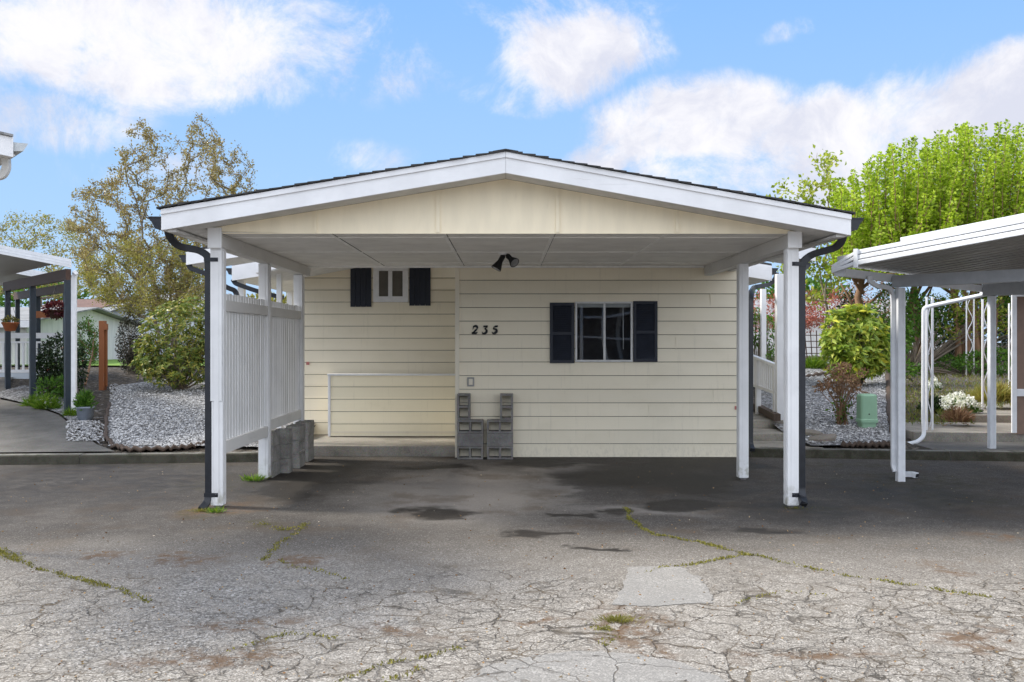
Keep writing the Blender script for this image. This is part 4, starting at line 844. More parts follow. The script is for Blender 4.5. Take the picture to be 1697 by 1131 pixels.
ge = MB(); a = A0 + Vector((.03, .03, -.02)); e = a + v_ * 5.2
ge.prism([a, a + Vector((0, 0, -.10)), a + u_ * .12 + Vector((0, 0, -.11)), a + u_ * .16 + Vector((0, 0, -.02))], v_ * 5.2); ge.build('gutter', M['metalw'], rc)
zb = 2.50
MB().bar(P1 - u_ * .10 + v_ * .03 + Vector((0, 0, zb + .075)), P1 + u_ * 4.6 + v_ * .03 + Vector((0, 0, zb + .075)), .10, .15).build('beam', M['greybeam'], rc, .004)
MB().bar(P2 - u_ * .12 + Vector((0, 0, zb + .10)), P2 + u_ * 4 + Vector((0, 0, zb + .10)), .10, .19).build('beam', M['greybeam'], rc, .004)
def mpost(q, z0, z1, w=.092):
    mb = MB(); pr = [(-.5, -.5), (-.18, -.5), (-.18, -.42), (.18, -.42), (.18, -.5), (.5, -.5), (.5, .5), (-.5, .5)]
    mb.prism([(q.x + a * w, q.y + c * w, z0) for a, c in pr], (0, 0, z1 - z0)); return mb.build('post', M['metalw'], rc, .003)
mpost(P1, 0, zb - .01); mpost(P2, .14, zb)
q = P1 + Vector((-.074, .045, 0))
downspout(rc, [W(1441, 458, 11.2), W(1441, 466, 11.2), W(1452, 474, 11.3), W(1474, 477, 11.5), Vector((q.x - .01, q.y, 2.42)), Vector((q.x, q.y, 2.30)), Vector((q.x, q.y, .20)), Vector((q.x + .015, q.y - .02, .12))], .054, mat=M['metalw'])
eb = thing('downspout_elbow', G(1509, 793), 'loose white downspout elbow lying on asphalt by the right carport post', 'pipe elbow')
g = G(1509, 793); MB().tube(smooth_path([g + Vector((-.075, .03, .05)), g + Vector((.02, .0, .055)), g + Vector((.06, -.05, .045))]), .085, prof=RECT, ref=(0, 0, 1)).build('elbow_pipe', M['metalw'], eb, .003)
MB().bar(g + Vector((.062, -.053, .0445)), g + Vector((.066, -.058, .043)), .062, .045).build('open_end', M['num'], eb)

nh = thing('neighbour_house', (9.5, 15.2, .3), 'brown panelled house with white trim at the right edge of the frame', 'house')
hx = wx(1684, 14.8)
MB().prism([(hx, 14.8, .28), (hx + 5, 14.8, .28), (hx + 11, 21, .28), (hx + 7.2, 22, .28)], (0, 0, 2.34)).build('wall', M['brownwall'], nh)
for px0, px1, py0, py1 in ((1676.5, 1684.5, 488, 735), (1684.6, 1760, 645, 657), (1684.6, 1760, 486, 492)):
    MB().box((wx(px0, 14.78), 14.765, max(.305, wz(py1, 14.78))), (wx(px1, 14.78), 14.797, wz(py0, 14.78))).build('trim_board', M['vinyl'], nh, .003)
pr_ = MB(); pr_.prism([(hx - .15, 14.5, 2.68), (hx + 5, 14.4, 2.8), (hx + 11, 21, 2.8), (hx + 7, 22.2, 2.68)], (0, 0, .06)); pr_.build('roof', M['metalw'], nh)
MB().tube(smooth_path([(wx(1634, 14.5), 14.5, wz(484, 14.5)), W(1634, 488, 14.5), W(1545, 507, 14.9), W(1531, 511, 14.9), W(1530.5, 520, 14.9), W(1530, 700, 14.9), W(1532, 722, 14.85), W(1520, 733, 14.7), W(1500, 737, 14.6)]), .068, prof=[(math.cos(k * .7854) * .5, math.sin(k * .7854) * .5) for k in range(8)]).build('downspout', M['metalw'], nh)
MB().bar((hx - .7, 14.55, 2.62), (hx + 5, 14.55, 2.66), .10, .12).build('gutter', M['metalw'], nh)
def iron_post(px, y, z0, z1, w, label):
    t = thing('porch_column', (wx(px, y), y, z0), label, 'porch column', 'white ornamental iron porch columns')
    x = wx(px, y); mb = MB()
    for s in (-1, 1): MB().box((x + s * w / 2 - .014, y - .014, z0), (x + s * w / 2 + .014, y + .014, z1)).build('bar', M['vinyl'], t)
    n = int((z1 - z0) / .06); pts = [(x + math.sin(k * .55) * w * .33, y, z0 + .05 + (z1 - z0 - .1) * k / n) for k in range(n + 1)]
    MB().tube(pts, .010, 6).build('scroll', M['vinyl'], t)
iron_post(1540.5, 15.3, .30, 2.55, .095, 'white scrolled iron column right beside the sloping white downspout')
iron_post(1634, 17.2, .44, 2.60, .13, 'white scrolled iron column standing behind the awning carport rear post')
iron_post(1607.5, 23.0, T(11, 23) - .1, 2.9, .19, 'distant white iron column in the greenery by the brown trunks')
iron_post(1675, 21.5, .44, 2.7, .08, 'thin white iron column just left of the brown house corner')

# porch ramp railing of the cream house
rr = thing('ramp_railing', (4.9, 17, .4), 'white slatted railing sloping up along the concrete ramp beside the house', 'railing')
a0, a1 = W(1287, 606, 16.2), W(1240, 588, 18.2); c0, c1 = W(1287, 652, 16.2), W(1240, 635, 18.2)
MB().bar(a0, a1, .09, .05).build('top_rail', M['vinyl'], rr); MB().bar(c0, c1, .05, .06).build('bottom_rail', M['vinyl'], rr)
mb = MB()
for k in range(14):
    f = (k + .5) / 14; q0, q1 = a0.lerp(a1, f), c0.lerp(c1, f); mb.bar(q1 + Vector((0, 0, .03)), q0 - Vector((0, 0, .026)), .018, .085, up=(a1 - a0))
mb.build('slats', M['white'], rr)
for f in (.02, .62): q0 = a0.lerp(a1, f); MB().box((q0.x - .045, q0.y - .04, .36), (q0.x + .045, q0.y + .05, q0.z - .03)).build('post', M['white'], rr, .003)
rg = MB(); rg.bar((wx(1288, 15.8), 15.8, .47), (wx(1240, 19), 19, .52), .12, .12); tag(rg.build('ramp_edging', M['edging']), 'dark red timber edging along the concrete ramp', 'edging')

# utility pedestal
gp0 = GT(1441.5, 712); up = thing('utility_pedestal', gp0, 'pale green plastic utility pedestal on the white gravel', 'utility box')
w, d, h = .145, .13, .60
def rr_(w, d, r=.045, n=5):
    o = []
    for cx, cy, a0 in ((w - r, d - r, 0), (-w + r, d - r, 90), (-w + r, -d + r, 180), (w - r, -d + r, 270)):
        o += [(cx + r * math.cos(R(a0 + 90 * k / n)), cy + r * math.sin(R(a0 + 90 * k / n))) for k in range(n + 1)]
    return o
def stackprof(mb, levels):
    vs = []; n = 24
    for w_, d_, z in levels: vs += [(gp0.x + a, gp0.y + .13 + c, gp0.z + z) for a, c in rr_(w_, d_)]
    fs = [(i * n + k, i * n + (k + 1) % n, (i + 1) * n + (k + 1) % n, (i + 1) * n + k) for i in range(len(levels) - 1) for k in range(n)] + [tuple(range((len(levels) - 1) * n, len(levels) * n))]
    return mb.add(vs, fs)
stackprof(MB(), [(w - .012, d - .012, -.05), (w - .012, d - .012, .125)]).build('base', M['green'], up, .004)
stackprof(MB(), [(w + .010, d + .010, .115), (w + .010, d + .010, .165), (w, d, .170), (w - .004, d - .004, h - .03), (w - .02, d - .02, h - .006), (w - .05, d - .05, h)]).build('cover', M['green'], up, .005)
MB().lathe((gp0.x - .01, gp0.y + .001, gp0.z + .26), [(.012, 0), (.012, .004), (0, .005)], 12, (0, -1, 0)).build('lock', M['num'], up)

# flat stones, log edging, brown sign post
for px, py, s, r_, lab in ((1342, 724, .36, .35, 'pale flat paving stone, the upper of two leaning at the gravel corner'), (1366, 734, .40, -.25, 'brown flat paving stone lowest at the gravel corner on the kerb')):
    q = GT(px, py); pts = [(q.x + s * .62 * math.cos(a + r_) * f, q.y + .05 + s * .45 * math.sin(a + r_) * f, q.z + .03) for a, f in ((.5, 1), (1.5, .85), (2.6, 1), (3.6, 1), (4.6, .8), (5.6, 1))]
    o = MB().prism(pts, (0, 0, .055)).build('paving_stone', M['flag'], bevel=.01, org=(q.x, q.y, q.z)); o.rotation_euler = (R(8), R(6 if px < 1350 else -9), 0); tag(o, lab, 'stone')
def edging(name, pxs, r, label):
    pts = []
    for (a, b) in zip(pxs, pxs[1:]):
        for k in range(6): f = k / 6; q = GT(a[0] + (b[0] - a[0]) * f, a[1] + (b[1] - a[1]) * f); pts.append(q + Vector((rng.uniform(-.02, .02), rng.uniform(-.02, .02), .015 + (.035 if k % 2 else -.01))))
    tag(MB().tube(pts, [r * rng.uniform(.8, 1.2) for _ in pts], 7).build(name, M['edging'], org=pts[0]), label, 'garden edging')
edging('bed_edging', [(342, 738), (310, 744), (270, 747), (215, 748), (188, 742), (177, 728), (176, 700), (182, 668)], .032, 'brown scalloped log edging around the left gravel bed')
edging('bed_edging', [(1395, 741), (1420, 740), (1450, 740), (1482, 739)], .04, 'dark log edging on the kerb below the green utility box')
edging('bed_edging', [(1482, 720), (1476, 690), (1473, 655), (1470, 620)], .07, 'reddish brown curved edging at right side of the right gravel bed')
edging('bed_edging', [(1335, 627), (1370, 622), (1410, 616), (1440, 620)], .06, 'dark log edging crossing the gravel behind the dry hydrangea')
bpq = GT(168, 645); y = bpq.y
bp = thing('sign_post', bpq, 'reddish brown square timber post with a short side board by the left gravel bed', 'post')
MB().box((wx(163.5, y), y, bpq.z - .1), (wx(172.5, y), y + .14, wz(532, y))).build('post', M['oakbrown'], bp, .005)
MB().box((wx(172.6, y), y + .05, bpq.z + .05), (wx(175.5, y), y + .10, wz(541, y))).build('side_board', M['oakbrown'], bp, .005)
MB().box((wx(172.7, y) - .0, y - .02, wz(547, y)), (wx(178, y), y + .045, wz(537, y))).build('bracket', M['oakbrown'], bp)

# ------------------------------------------------------------------ plants
def skeleton(root, pts, step=.35, jit=.05, back=.45, stems=()):
    nodes = [Vector(root)]; par = [-1]; plen = [0.0]
    def chain(j, p):
        q = nodes[j]; d = (p - q).length; k = max(1, int(d / step))
        for i in range(1, k + 1):
            f = i / k; m = q.lerp(p, f); m = m + Vector((rng.normal(0, jit), rng.normal(0, jit), rng.normal(0, jit * .6) + math.sin(math.pi * f) * d * .06)) if i < k else p
            nodes.append(m); par.append(j if i == 1 else len(nodes) - 2); plen.append(plen[par[-1]] + (m - nodes[par[-1]]).length)
        return len(nodes) - 1
    for st in stems:
        j = 0
        for p in st: j = chain(j, Vector(p))
    for p in sorted([Vector(p) for p in pts], key=lambda p: (p - nodes[0]).length):
        N = np.array([tuple(n) for n in nodes]); d = np.linalg.norm(N - np.array(p), axis=1); up = np.maximum(0, N[:, 2] - p.z + .05)
        chain(int(np.argmin(d + back * np.array(plen) * .5 + up * 1.2)), p)
    return nodes, par
def limbs(nodes, par, r_tip, mb, expo=2.3, rmax=9):
    n = len(nodes); rad = [0.0] * n; kids = [0] * n
    for i in range(n - 1, 0, -1):
        if rad[i] == 0: rad[i] = r_tip ** expo
        rad[par[i]] += rad[i]
    rad = [min(rmax, max(r_tip, r ** (1 / expo))) for r in rad]
    for i in range(1, n):
        j = par[i]; s = 7 if rad[i] > .03 else (5 if rad[i] > .012 else 3)
        mb.tube([nodes[j], nodes[i]], [min(rad[j], rad[i] * 1.25), rad[i]], s, caps=False)
    return rad
def poly_points(poly, y, dy, n, bias=None):
    xs = [p[0] for p in poly]; ys = [p[1] for p in poly]; out = []
    def inside(a, c):
        r = False
        for (x0, y0), (x1, y1) in zip(poly, poly[1:] + poly[:1]):
            if (y0 > c) != (y1 > c) and a < (x1 - x0) * (c - y0) / (y1 - y0) + x0: r = not r
        return r
    while len(out) < n:
        a, c = rng.uniform(min(xs), max(xs)), rng.uniform(min(ys), max(ys))
        if inside(a, c) and (bias is None or rng.rand() < bias(a, c)): out.append(W(a, c, y + rng.normal(0, dy)) if abs(dy) > 0 else W(a, c, y))
    return out
def tree(label, root, pts, leaves, lsize, lmat, bmat, r_tip=.006, cat='tree', name='tree', spread=.22, aspect=.5, stems=(), back=.45, jit=.05, group=None, rmax=.3, dens=None):
    t = thing(name, root, label, cat, group); nodes, par = skeleton(root, pts, stems=stems, back=back, jit=jit)
    mb = MB(); rad = limbs(nodes, par, r_tip, mb, rmax=rmax); mb.build('trunk', bmat, t)
    tw = [i for i in range(1, len(nodes)) if rad[i] < r_tip * 3.2]
    N = np.array([tuple(nodes[i]) for i in tw]); Pp = np.array([tuple(nodes[par[i]]) for i in tw]); wgt = np.ones(len(tw)) if dens is None else np.array([dens(n) for n in N])
    idx = rng.choice(len(tw), leaves, p=wgt / wgt.sum()); f = rng.rand(leaves)[:, None]
    P = Pp[idx] + (N[idx] - Pp[idx]) * f + rng.normal(0, spread * .45, (leaves, 3)); A = unit(N[idx] - Pp[idx]) * .6 + np.array([0, 0, .1]) + rng.normal(0, .6, (leaves, 3))
    np_mesh('crown', leaf_quads(P, A, lsize, aspect), 4, lmat, t); return t
# big bare-budded tree on the left
bt_root = GT(285, 628); bt_root = Vector((wx(288, 25), 25, T(-9, 25)))
env = [(105, 330), (112, 400), (135, 470), (190, 505), (260, 520), (345, 500), (352, 440), (365, 400), (425, 345), (428, 290), (405, 240), (370, 232), (352, 200), (325, 176), (300, 215), (262, 225), (225, 195), (205, 235), (185, 265), (160, 300), (130, 300)]
tree('large multi stemmed tree with sparse olive brown spring leaves left of the carport', bt_root, poly_points(env, 25, 1.25, 560, lambda a, c: .45 + .55 * (c - 170) / 330), 27000, .078, M['l_bigtree'], M['bark'], .0085, spread=.13, back=.30, jit=.07,
     stems=[[W(282, 560, 25), W(255, 470, 24.6), W(225, 330, 24.4)], [W(285, 520, 25.2), W(290, 400, 25.3), W(322, 205, 25.2)], [W(310, 480, 25), W(360, 380, 25.4), W(400, 290, 25.3)], [W(262, 500, 25.6), W(190, 430, 25.6), W(135, 380, 25.4)]], rmax=.14)
env2 = [(135, 440), (150, 500), (250, 535), (352, 520), (350, 420), (300, 400), (240, 395), (180, 400)]
tree('lower yellow green bushy tree growing in front of the large left tree', Vector((wx(262, 23.6), 23.6, T(-8, 23.6))), poly_points(env2, 23.6, .8, 330), 16000, .062, M['l_lowtree'], M['bark'], .006, spread=.16, back=.3)
env3 = [(-60, 380), (-40, 480), (40, 500), (150, 490), (165, 420), (140, 385), (110, 362), (60, 358), (20, 350), (-20, 355)]
tree('far olive leaved tree rising behind the left flat roof carports', Vector((wx(60, 34), 34, T(-17, 34))), poly_points(env3, 34, 1.3, 300), 7500, .10, M['l_lowtree'], M['bark'], .007, spread=.20, back=.3)
env4 = [(1290, 470), (1330, 500), (1395, 490), (1412, 430), (1408, 330), (1385, 262), (1355, 250), (1340, 300), (1300, 282), (1285, 320), (1262, 330), (1300, 400)]
tree('slender young tree with pale trunk and sparse fresh leaves behind the right downspout', GT(1366, 603), poly_points(env4, 27, .7, 150), 2200, .14, M['l_young'], M['palebark'], .007, spread=.24, aspect=.7, back=.3,
     stems=[[W(1366, 540, 27), W(1368, 500, 27), W(1352, 430, 27), W(1345, 350, 26.9)], [W(1368, 500, 27), W(1371, 400, 27.1), W(1375, 300, 27)]], rmax=.09)
envr = [(1225, 500), (1250, 545), (1330, 545), (1420, 540), (1440, 500), (1400, 480), (1340, 482), (1280, 478)]
tree('dark red leaved maple spreading in front of the white house at right', Vector((wx(1330, 36), 36, 1.15)), poly_points(envr, 36, .8, 160), 5200, .10, M['l_maroon'], M['bark'], .007, name='maple_tree', spread=.3)
envb = [(1400, 470), (1400, 540), (1470, 560), (1500, 520), (1490, 455), (1440, 440)]
tree('tangled brown twiggy shrub tree behind the yellow rhododendron at right', Vector((wx(1450, 31), 31, 1.15)), poly_points(envb, 31, .6, 220), 1500, .09, M['l_brown'], M['redbark'], .007, spread=.25)
# tall bright green row at right: many upright leafy shoots from a few stout stools
def hedge_tree():
    t = thing('hedge', (13.5, 25, 1.1), 'tall bright green row of upright leafy shoots above the right carport', 'hedge'); Ps, As = [], []; mb = MB()
    top = [(1330, 390), (1385, 322), (1420, 305), (1470, 262), (1530, 246), (1600, 228), (1700, 225), (1790, 232)]
    for k in range(540):
        px = 1384 + 406 * rng.rand() ** 1.15; ot = np.interp(px, [a for a, _ in top], [c for _, c in top]); y = rng.uniform(23.0, 26.5); tall = k % 5 < 2
        ty = ot + (max(-24, rng.normal(0, 17)) if tall else rng.uniform(30, 150)); by = min(455, ty + rng.uniform(110, 230)); lean = rng.uniform(-10, 22) + (px - 1560) * .06
        if by - ty < 40: continue
        if not tall: y -= .3
        b, e = W(px - lean * .5, by, y), W(px + lean * .5, ty, y + rng.normal(0, .2))
        if rng.rand() < .16: e = W(px + rng.uniform(30, 80), ty + rng.uniform(20, 60), y - .4)
        md = b.lerp(e, .5) + Vector((-lean * .004, rng.normal(0, .06), 0)); mb.tube([b, md, e], [.016, .010, .003], 4, caps=False)
        L = (e - b).length; n = int(92 * L); f = rng.rand(n) ** 1.12; r = .155 * (1 - f) ** .75 + .018
        C = ((1 - f) ** 2)[:, None] * np.array(b) + (2 * f * (1 - f))[:, None] * np.array(md) + (f ** 2)[:, None] * np.array(e); ax = np.array((e - b).normalized())
        off = rng.normal(0, 1, (n, 3)); off -= (off @ ax)[:, None] * ax; off = unit(off) * (r * np.sqrt(rng.rand(n)))[:, None]
        Ps.append(C + off); As.append(unit(off) * .9 + ax * .5 + rng.normal(0, .3, (n, 3)) + np.array([0, 0, -.25]))
    for px in (1430, 1520, 1590, 1620, 1700):
        s0 = Vector((wx(px, 24.8), 24.8, 1.0)); mb.tube([s0, s0 + Vector((.05, 0, 1.0)), s0 + Vector((-.1, .1, 2.0)), s0 + Vector((.1, 0, 3.0))], [.16, .12, .10, .06], 8)
        for k in range(7): q = s0 + Vector((0, 0, rng.uniform(1.2, 2.6))); mb.tube([q, q + Vector((rng.uniform(-.9, .9), rng.uniform(-.5, .5), rng.uniform(.5, 1.2)))], [.05, .02], 5)
    mb.build('trunk', M['redbark'], t); np_mesh('crown', leaf_quads(np.concatenate(Ps), np.concatenate(As), .10, .62), 4, M['l_hedge'], t)
hedge_tree()

def bush(name, label, root, blobs, n, lsize, lmat, aspect=.4, whorl=0, droop=.2, cat='shrub', bmat=None, group=None, shell=.25, extra=None):
    """blobs: (centre, radius xyz); leaves sit near the blobs' surfaces, twigs run to them from the root"""
    t = thing(name, root, label, cat, group); wsum = [b[1].x * b[1].z for b in blobs]; tot = sum(wsum); P, A = [], []
    lump = [rng.normal(0, 1, (9, 3)) for _ in blobs]
    for (c, r), w_, lp in zip(blobs, wsum, lump):
        k = max(6, int(n * w_ / tot)); d = unit(rng.normal(0, 1, (k, 3))); lp = unit(lp)
        f = 1 - shell * np.abs(rng.normal(0, 1, k)) + .16 * np.max(d @ lp.T, axis=1) ** 4 - .06
        P.append(np.array(c) + d * np.array(r) * f[:, None]); A.append(d)
    P = np.concatenate(P); A = np.concatenate(A); keep = P[:, 2] > root[2] + .03; P, A = P[keep], A[keep]
    mb = MB(); rt = Vector(root); pick = rng.choice(len(P), min(len(P), 70), replace=False)
    for i in pick:
        e = Vector(P[i]); mb.tube([rt + Vector((rng.uniform(-.08, .08), rng.uniform(-.08, .08), -.03)), rt.lerp(e, .5) + Vector((rng.normal(0, .05), rng.normal(0, .05), .06)), e], [.018, .010, .004], 4, caps=False)
    mb.build('trunk', bmat or M['bark'], t)
    if whorl:
        P2 = np.repeat(P, whorl, 0); U = np.repeat(unit(A * .7 + np.array([0, -.1, .55])), whorl, 0); th = np.tile(np.arange(whorl) * 2 * math.pi / whorl, len(P)) + np.repeat(rng.uniform(0, 6, len(P)), whorl)
        e1 = unit(np.cross(U, np.array([.3, .2, .9]))); e2 = np.cross(U, e1); A2 = e1 * np.cos(th)[:, None] + e2 * np.sin(th)[:, None] + U * .35 + np.array([0, 0, -droop]); q = leaf_quads(P2, A2, lsize, aspect, .18)
    else: q = leaf_quads(P, A + rng.normal(0, .5, P.shape) + np.array([0, 0, -droop]), lsize, aspect)
    np_mesh('crown', q, 4, lmat, t)
    if extra: extra(t, P)
    return t
def blob(px, py, w, h, y, d=None): return (W(px, py, y), Vector((w / 2 * y / FOC, d or w / 2 * y / FOC * .8, h / 2 * y / FOC)))
def flowers(n, mat, size, nm='flowers', pet=6):
    def f(t, P):
        top = P[rng.choice(len(P), n)]; Q = np.repeat(top, pet, 0) + np.array([0, -.03, .01]); th = rng.uniform(0, 6.28, len(Q)); A = np.stack([np.cos(th), -.4 * np.ones(len(Q)), np.sin(th)], 1)
        np_mesh(nm, leaf_quads(Q, A, size, .8, .2), 4, mat, t)
    return f
yr = 20.0
bush('rhododendron', 'large rounded rhododendron with yellowing glossy leaves left of the carport', Vector((wx(296, yr), yr, T(-7, yr))), [blob(290, 560, 120, 120, yr), blob(255, 585, 62, 90, yr - .2), blob(320, 545, 80, 110, yr + .2), blob(275, 605, 110, 70, yr - .3), blob(345, 590, 80, 110, yr + .2)],
     1000, .105, M['l_rhodo'], .36, 8, .25, shell=.20)
bush('clipped_shrub', 'dark purplish clipped shrub between brown post and rhododendron', Vector((wx(218, 24), 24, T(-9, 24))), [blob(216, 565, 44, 92, 24), blob(225, 590, 50, 75, 24.1)], 4200, .05, M['l_purple'], .6)
bush('camellia', 'dark glossy camellia bush with a few pink flowers beside the dark blue posts', GT(92, 652), [blob(95, 598, 62, 92, 19), blob(78, 615, 46, 66, 18.8), blob(122, 610, 40, 76, 19.3)], 3000, .075, M['l_dark'], .55, extra=flowers(9, M['pink'], .055))
tree('small bright green tree with leaning brown stems beside the brown timber post', GT(141, 638), poly_points([(122, 545), (128, 590), (150, 608), (164, 585), (163, 550), (148, 530), (132, 532)], 22.5, .25, 70), 2300, .055, M['l_mid'], M['redbark'], .007, spread=.12, name='small_tree')
bush('hedge_bush', 'bright lime hedge glimpsed between the dark blue carport posts', Vector((wx(78, 30), 30, 1.1)), [blob(70, 545, 60, 50, 30), blob(100, 548, 40, 50, 30.3)], 1800, .09, M['l_hedge'], .6)
bush('fern_clump', 'low fresh green foliage under the dark camellia', GT(82, 660), [blob(82, 645, 42, 36, 18), blob(104, 640, 30, 34, 18.2)], 520, .10, M['l_mid'], .35, cat='plant')
def pot(name, px, py, w, h, mat, label, foliage, lm, ls, n, extra=None):
    q = GT(px, py); k = q.y / FOC; r = w / 2 * k; H = h * k
    t = thing(name, q, label, 'plant pot')
    MB().lathe(q, [(0, 0), (r * .78, 0), (r * .80, H * .14), (r * .86, H * .15), (r * .97, H * .86), (r * 1.03, H * .87), (r * 1.03, H), (r * .94, H), (r * .92, H * .9), (0, H * .88)], 24).build('pot', mat, t)
    c = q + Vector((0, 0, H + foliage[1] * k * .4)); nn = n; d = unit(rng.normal(0, 1, (nn, 3)) * np.array([1, 1, 1.2])); d[:, 2] = np.abs(d[:, 2])
    P = np.array(q) + np.array([0, 0, H * .88]) + d * np.array([foliage[0] * k / 2, foliage[0] * k / 2, foliage[1] * k]) * rng.uniform(.1, 1, (nn, 1))
    np_mesh('foliage', leaf_quads(P, d + np.array([0, 0, .5]), ls, .3), 4, lm, t)
    if extra: np_mesh('flowers', leaf_quads(P[:60] + np.array([0, 0, .05]), rng.normal(0, 1, (60, 3)), .04, .8), 4, extra, t)
pot('flower_pot', 141.5, 697, 28, 23, M['potgrey'], 'grey blue plant pot with grassy green plant beside the dark blue post', (30, 26), M['l_mid'], .10, 420)
pot('flower_pot', 121, 674, 19, 20, M['potdark'], 'dark plant pot with purple flowers just behind the grey blue pot', (18, 10), M['l_mid'], .05, 160, M['violet'])
for px, py, y, mat, fol, lab in ((17, 541, 19.5, 'terra', 'l_lowtree', 'orange hanging basket with green plant under the left carport beam'), (92, 520, 20.0, 'brownbeam', 'l_plum', 'hanging basket with dark plum trailing foliage under the left carport beam')):
    q = W(px, py, y); t = thing('hanging_basket', q, lab, 'hanging basket')
    MB().lathe(q, [(0, -.11), (.10, -.10), (.165, .06), (.175, .06), (.175, .08), (.15, .07)], 18).build('basket', M[mat], t)
    hk = MB()
    for a in (0, 2.1, 4.2): hk.tube([q + Vector((.16 * math.cos(a), .16 * math.sin(a), .08)), q + Vector((0, 0, .62))], .004, 4)
    hk.tube([q + Vector((0, 0, .62)), (q.x, q.y, 2.93)], .005, 4); hk.build('hanger', M['num'], t)
    d = unit(rng.normal(0, 1, (420, 3))); np_mesh('foliage', leaf_quads(np.array(q) + np.array([0, 0, .10]) + d * np.array([.15, .15, .12] if px < 50 else [.24, .24, .18]) * rng.uniform(.4, 1, (420, 1)), d, .05 if px < 50 else .09, .5), 4, M[fol], t)
MB_ = MB().bar(W(54, 522, 21), W(82, 521, 21), .05, .16); tag(MB_.build('timber_board', M['oakbrown'], org=W(68, 522, 21)), 'orange brown timber board between the left carport posts', 'board')
# right side planting
yr2 = 21.0
bush('rhododendron', 'rhododendron with bright yellow green leaves on the right gravel bed', Vector((wx(1420, yr2), yr2, T(8, yr2))), [blob(1420, 560, 96, 110, yr2), blob(1385, 555, 42, 80, yr2 - .2), blob(1445, 575, 62, 80, yr2), blob(1400, 596, 80, 60, yr2 - .3), blob(1435, 604, 70, 46, yr2 - .1), blob(1422, 525, 40, 40, yr2)],
     430, .19, M['l_rhodo2'], .36, 8, .25, shell=.24)
def hydrangea():
    q = GT(1394, 706); t = thing('hydrangea', q, 'leggy dry hydrangea with brown flower heads beside the green utility box', 'shrub'); mb = MB(); hp, hd = [], []; lv = []
    for k in range(34):
        a = rng.uniform(0, 6.28); s = rng.uniform(.1, .50); h = rng.uniform(.55, 1.12) * (1 - s * .25); e = q + Vector((s * math.cos(a), s * math.sin(a) * .8, h)); m = q.lerp(e, .5) + Vector((-.06 * math.cos(a), 0, .05))
        st = q + Vector((rng.uniform(-.1, .1), rng.uniform(-.08, .08), -.02)); mb.tube([st, m, e], [.009, .007, .005], 4, caps=False); n = 46 if rng.rand() < .8 else 10; d = unit(rng.normal(0, 1, (n, 3)))
        hp.append(np.array(e) + d * np.array([.095, .095, .06]) * rng.uniform(.5, 1, (n, 1))); hd.append(d); lv.append(np.array(st)[None] + (np.array(e) - np.array(st))[None] * rng.uniform(.1, .6, (5, 1)))
    mb.build('stems', M['redbark'], t); np_mesh('flower_heads', leaf_quads(np.concatenate(hp), np.concatenate(hd), .045, .8), 4, M['l_brown'], t)
    L = np.concatenate(lv); np_mesh('leaves', leaf_quads(L, rng.normal(0, 1, L.shape), .07, .5), 4, M['l_mid'], t)
hydrangea()
def clump(name, label, px, py, wpx, hpx, n, lm, ls, asp=.3, cat='plant', flo=None, fn=60, fs=.035, up=.8):
    q = GT(px, py); k = q.y / FOC; w, h = wpx * k / 2, hpx * k; t = thing(name, q, label, cat)
    r = np.sqrt(rng.rand(n)); a = rng.uniform(0, 6.28, n); P = np.stack([q.x + r * w * np.cos(a), q.y + .1 + r * w * .7 * np.sin(a), q.z + h * .75 * (1 - r ** 2) * rng.uniform(.0, 1, n)], 1)
    A = np.stack([np.cos(a) * r, np.sin(a) * r, up * np.ones(n)], 1); np_mesh('leaves', leaf_quads(P, A, ls, asp), 4, lm, t)
    if flo:
        r = np.sqrt(rng.rand(fn)); a = rng.uniform(0, 6.28, fn); C = np.stack([q.x + r * w * np.cos(a), q.y + .1 + r * w * .7 * np.sin(a), q.z + h * (1 - .75 * r ** 2) * rng.uniform(.75, 1.05, fn)], 1); C = np.repeat(C, 7, 0)
        np_mesh('flowers', leaf_quads(C + rng.normal(0, fs * .5, C.shape), rng.normal(0, 1, C.shape), fs, .9), 4, flo, t)
clump('candytuft', 'mound of white flowers beside the raised concrete path at right', 1592, 684, 72, 30, 900, M['l_mid'], .07, flo=M['petal'], fn=170, fs=.045)
clump('candytuft', 'small patch of white flowers just behind the sloping white downspout', 1549, 648, 24, 20, 260, M['l_mid'], .07, flo=M['petal'], fn=40, fs=.05)
clump('grass_clump', 'fresh green grassy clump at the foot of the slender pale tree', 1350, 612, 40, 20, 900, M['l_grass'], .22, .10)
clump('grass_clump', 'dry reddish brown grass tuft by the corner of the raised path', 1592, 702, 26, 22, 420, M['l_brown'], .22, .08)
clump('strawy_grass', 'yellow straw coloured grass along the raised path near the brown house', 1655, 668, 60, 26, 1500, M['l_straw'], .28, .08)
clump('ground_cover', 'dark green low plant left of the white flower mound', 1552, 682, 44, 30, 800, M['l_dark'], .10, .4)
clump('heather', 'deep green low shrub behind the right gravel bed edging', 1462, 612, 46, 26, 1100, M['l_dark'], .10, .3)
clump('tufted_plant', 'white tipped grassy tuft between the dark blue posts', 73, 680, 28, 22, 420, M['l_grass'], .20, .09, flo=M['petal'], fn=18, fs=.03)
clump('tufted_plant', 'small green tuft left of the white tipped one by the second dark blue post', 49, 675, 20, 16, 260, M['l_grass'], .17, .09)
clump('tufted_plant', 'green weed tuft at the foot of the white downspout on the left', 112, 692, 16, 12, 200, M['l_grass'], .13, .10)
yb2 = 27
bush('leafy_shrub', 'loose green shrub filling the gap between yellow rhododendron and the awning post', Vector((wx(1470, 24.5), 24.5, .95)), [blob(1476, 525, 60, 110, 24.5), blob(1455, 560, 60, 80, 24.8), blob(1490, 580, 50, 60, 24.2)], 2600, .09, M['l_mid'], .5)
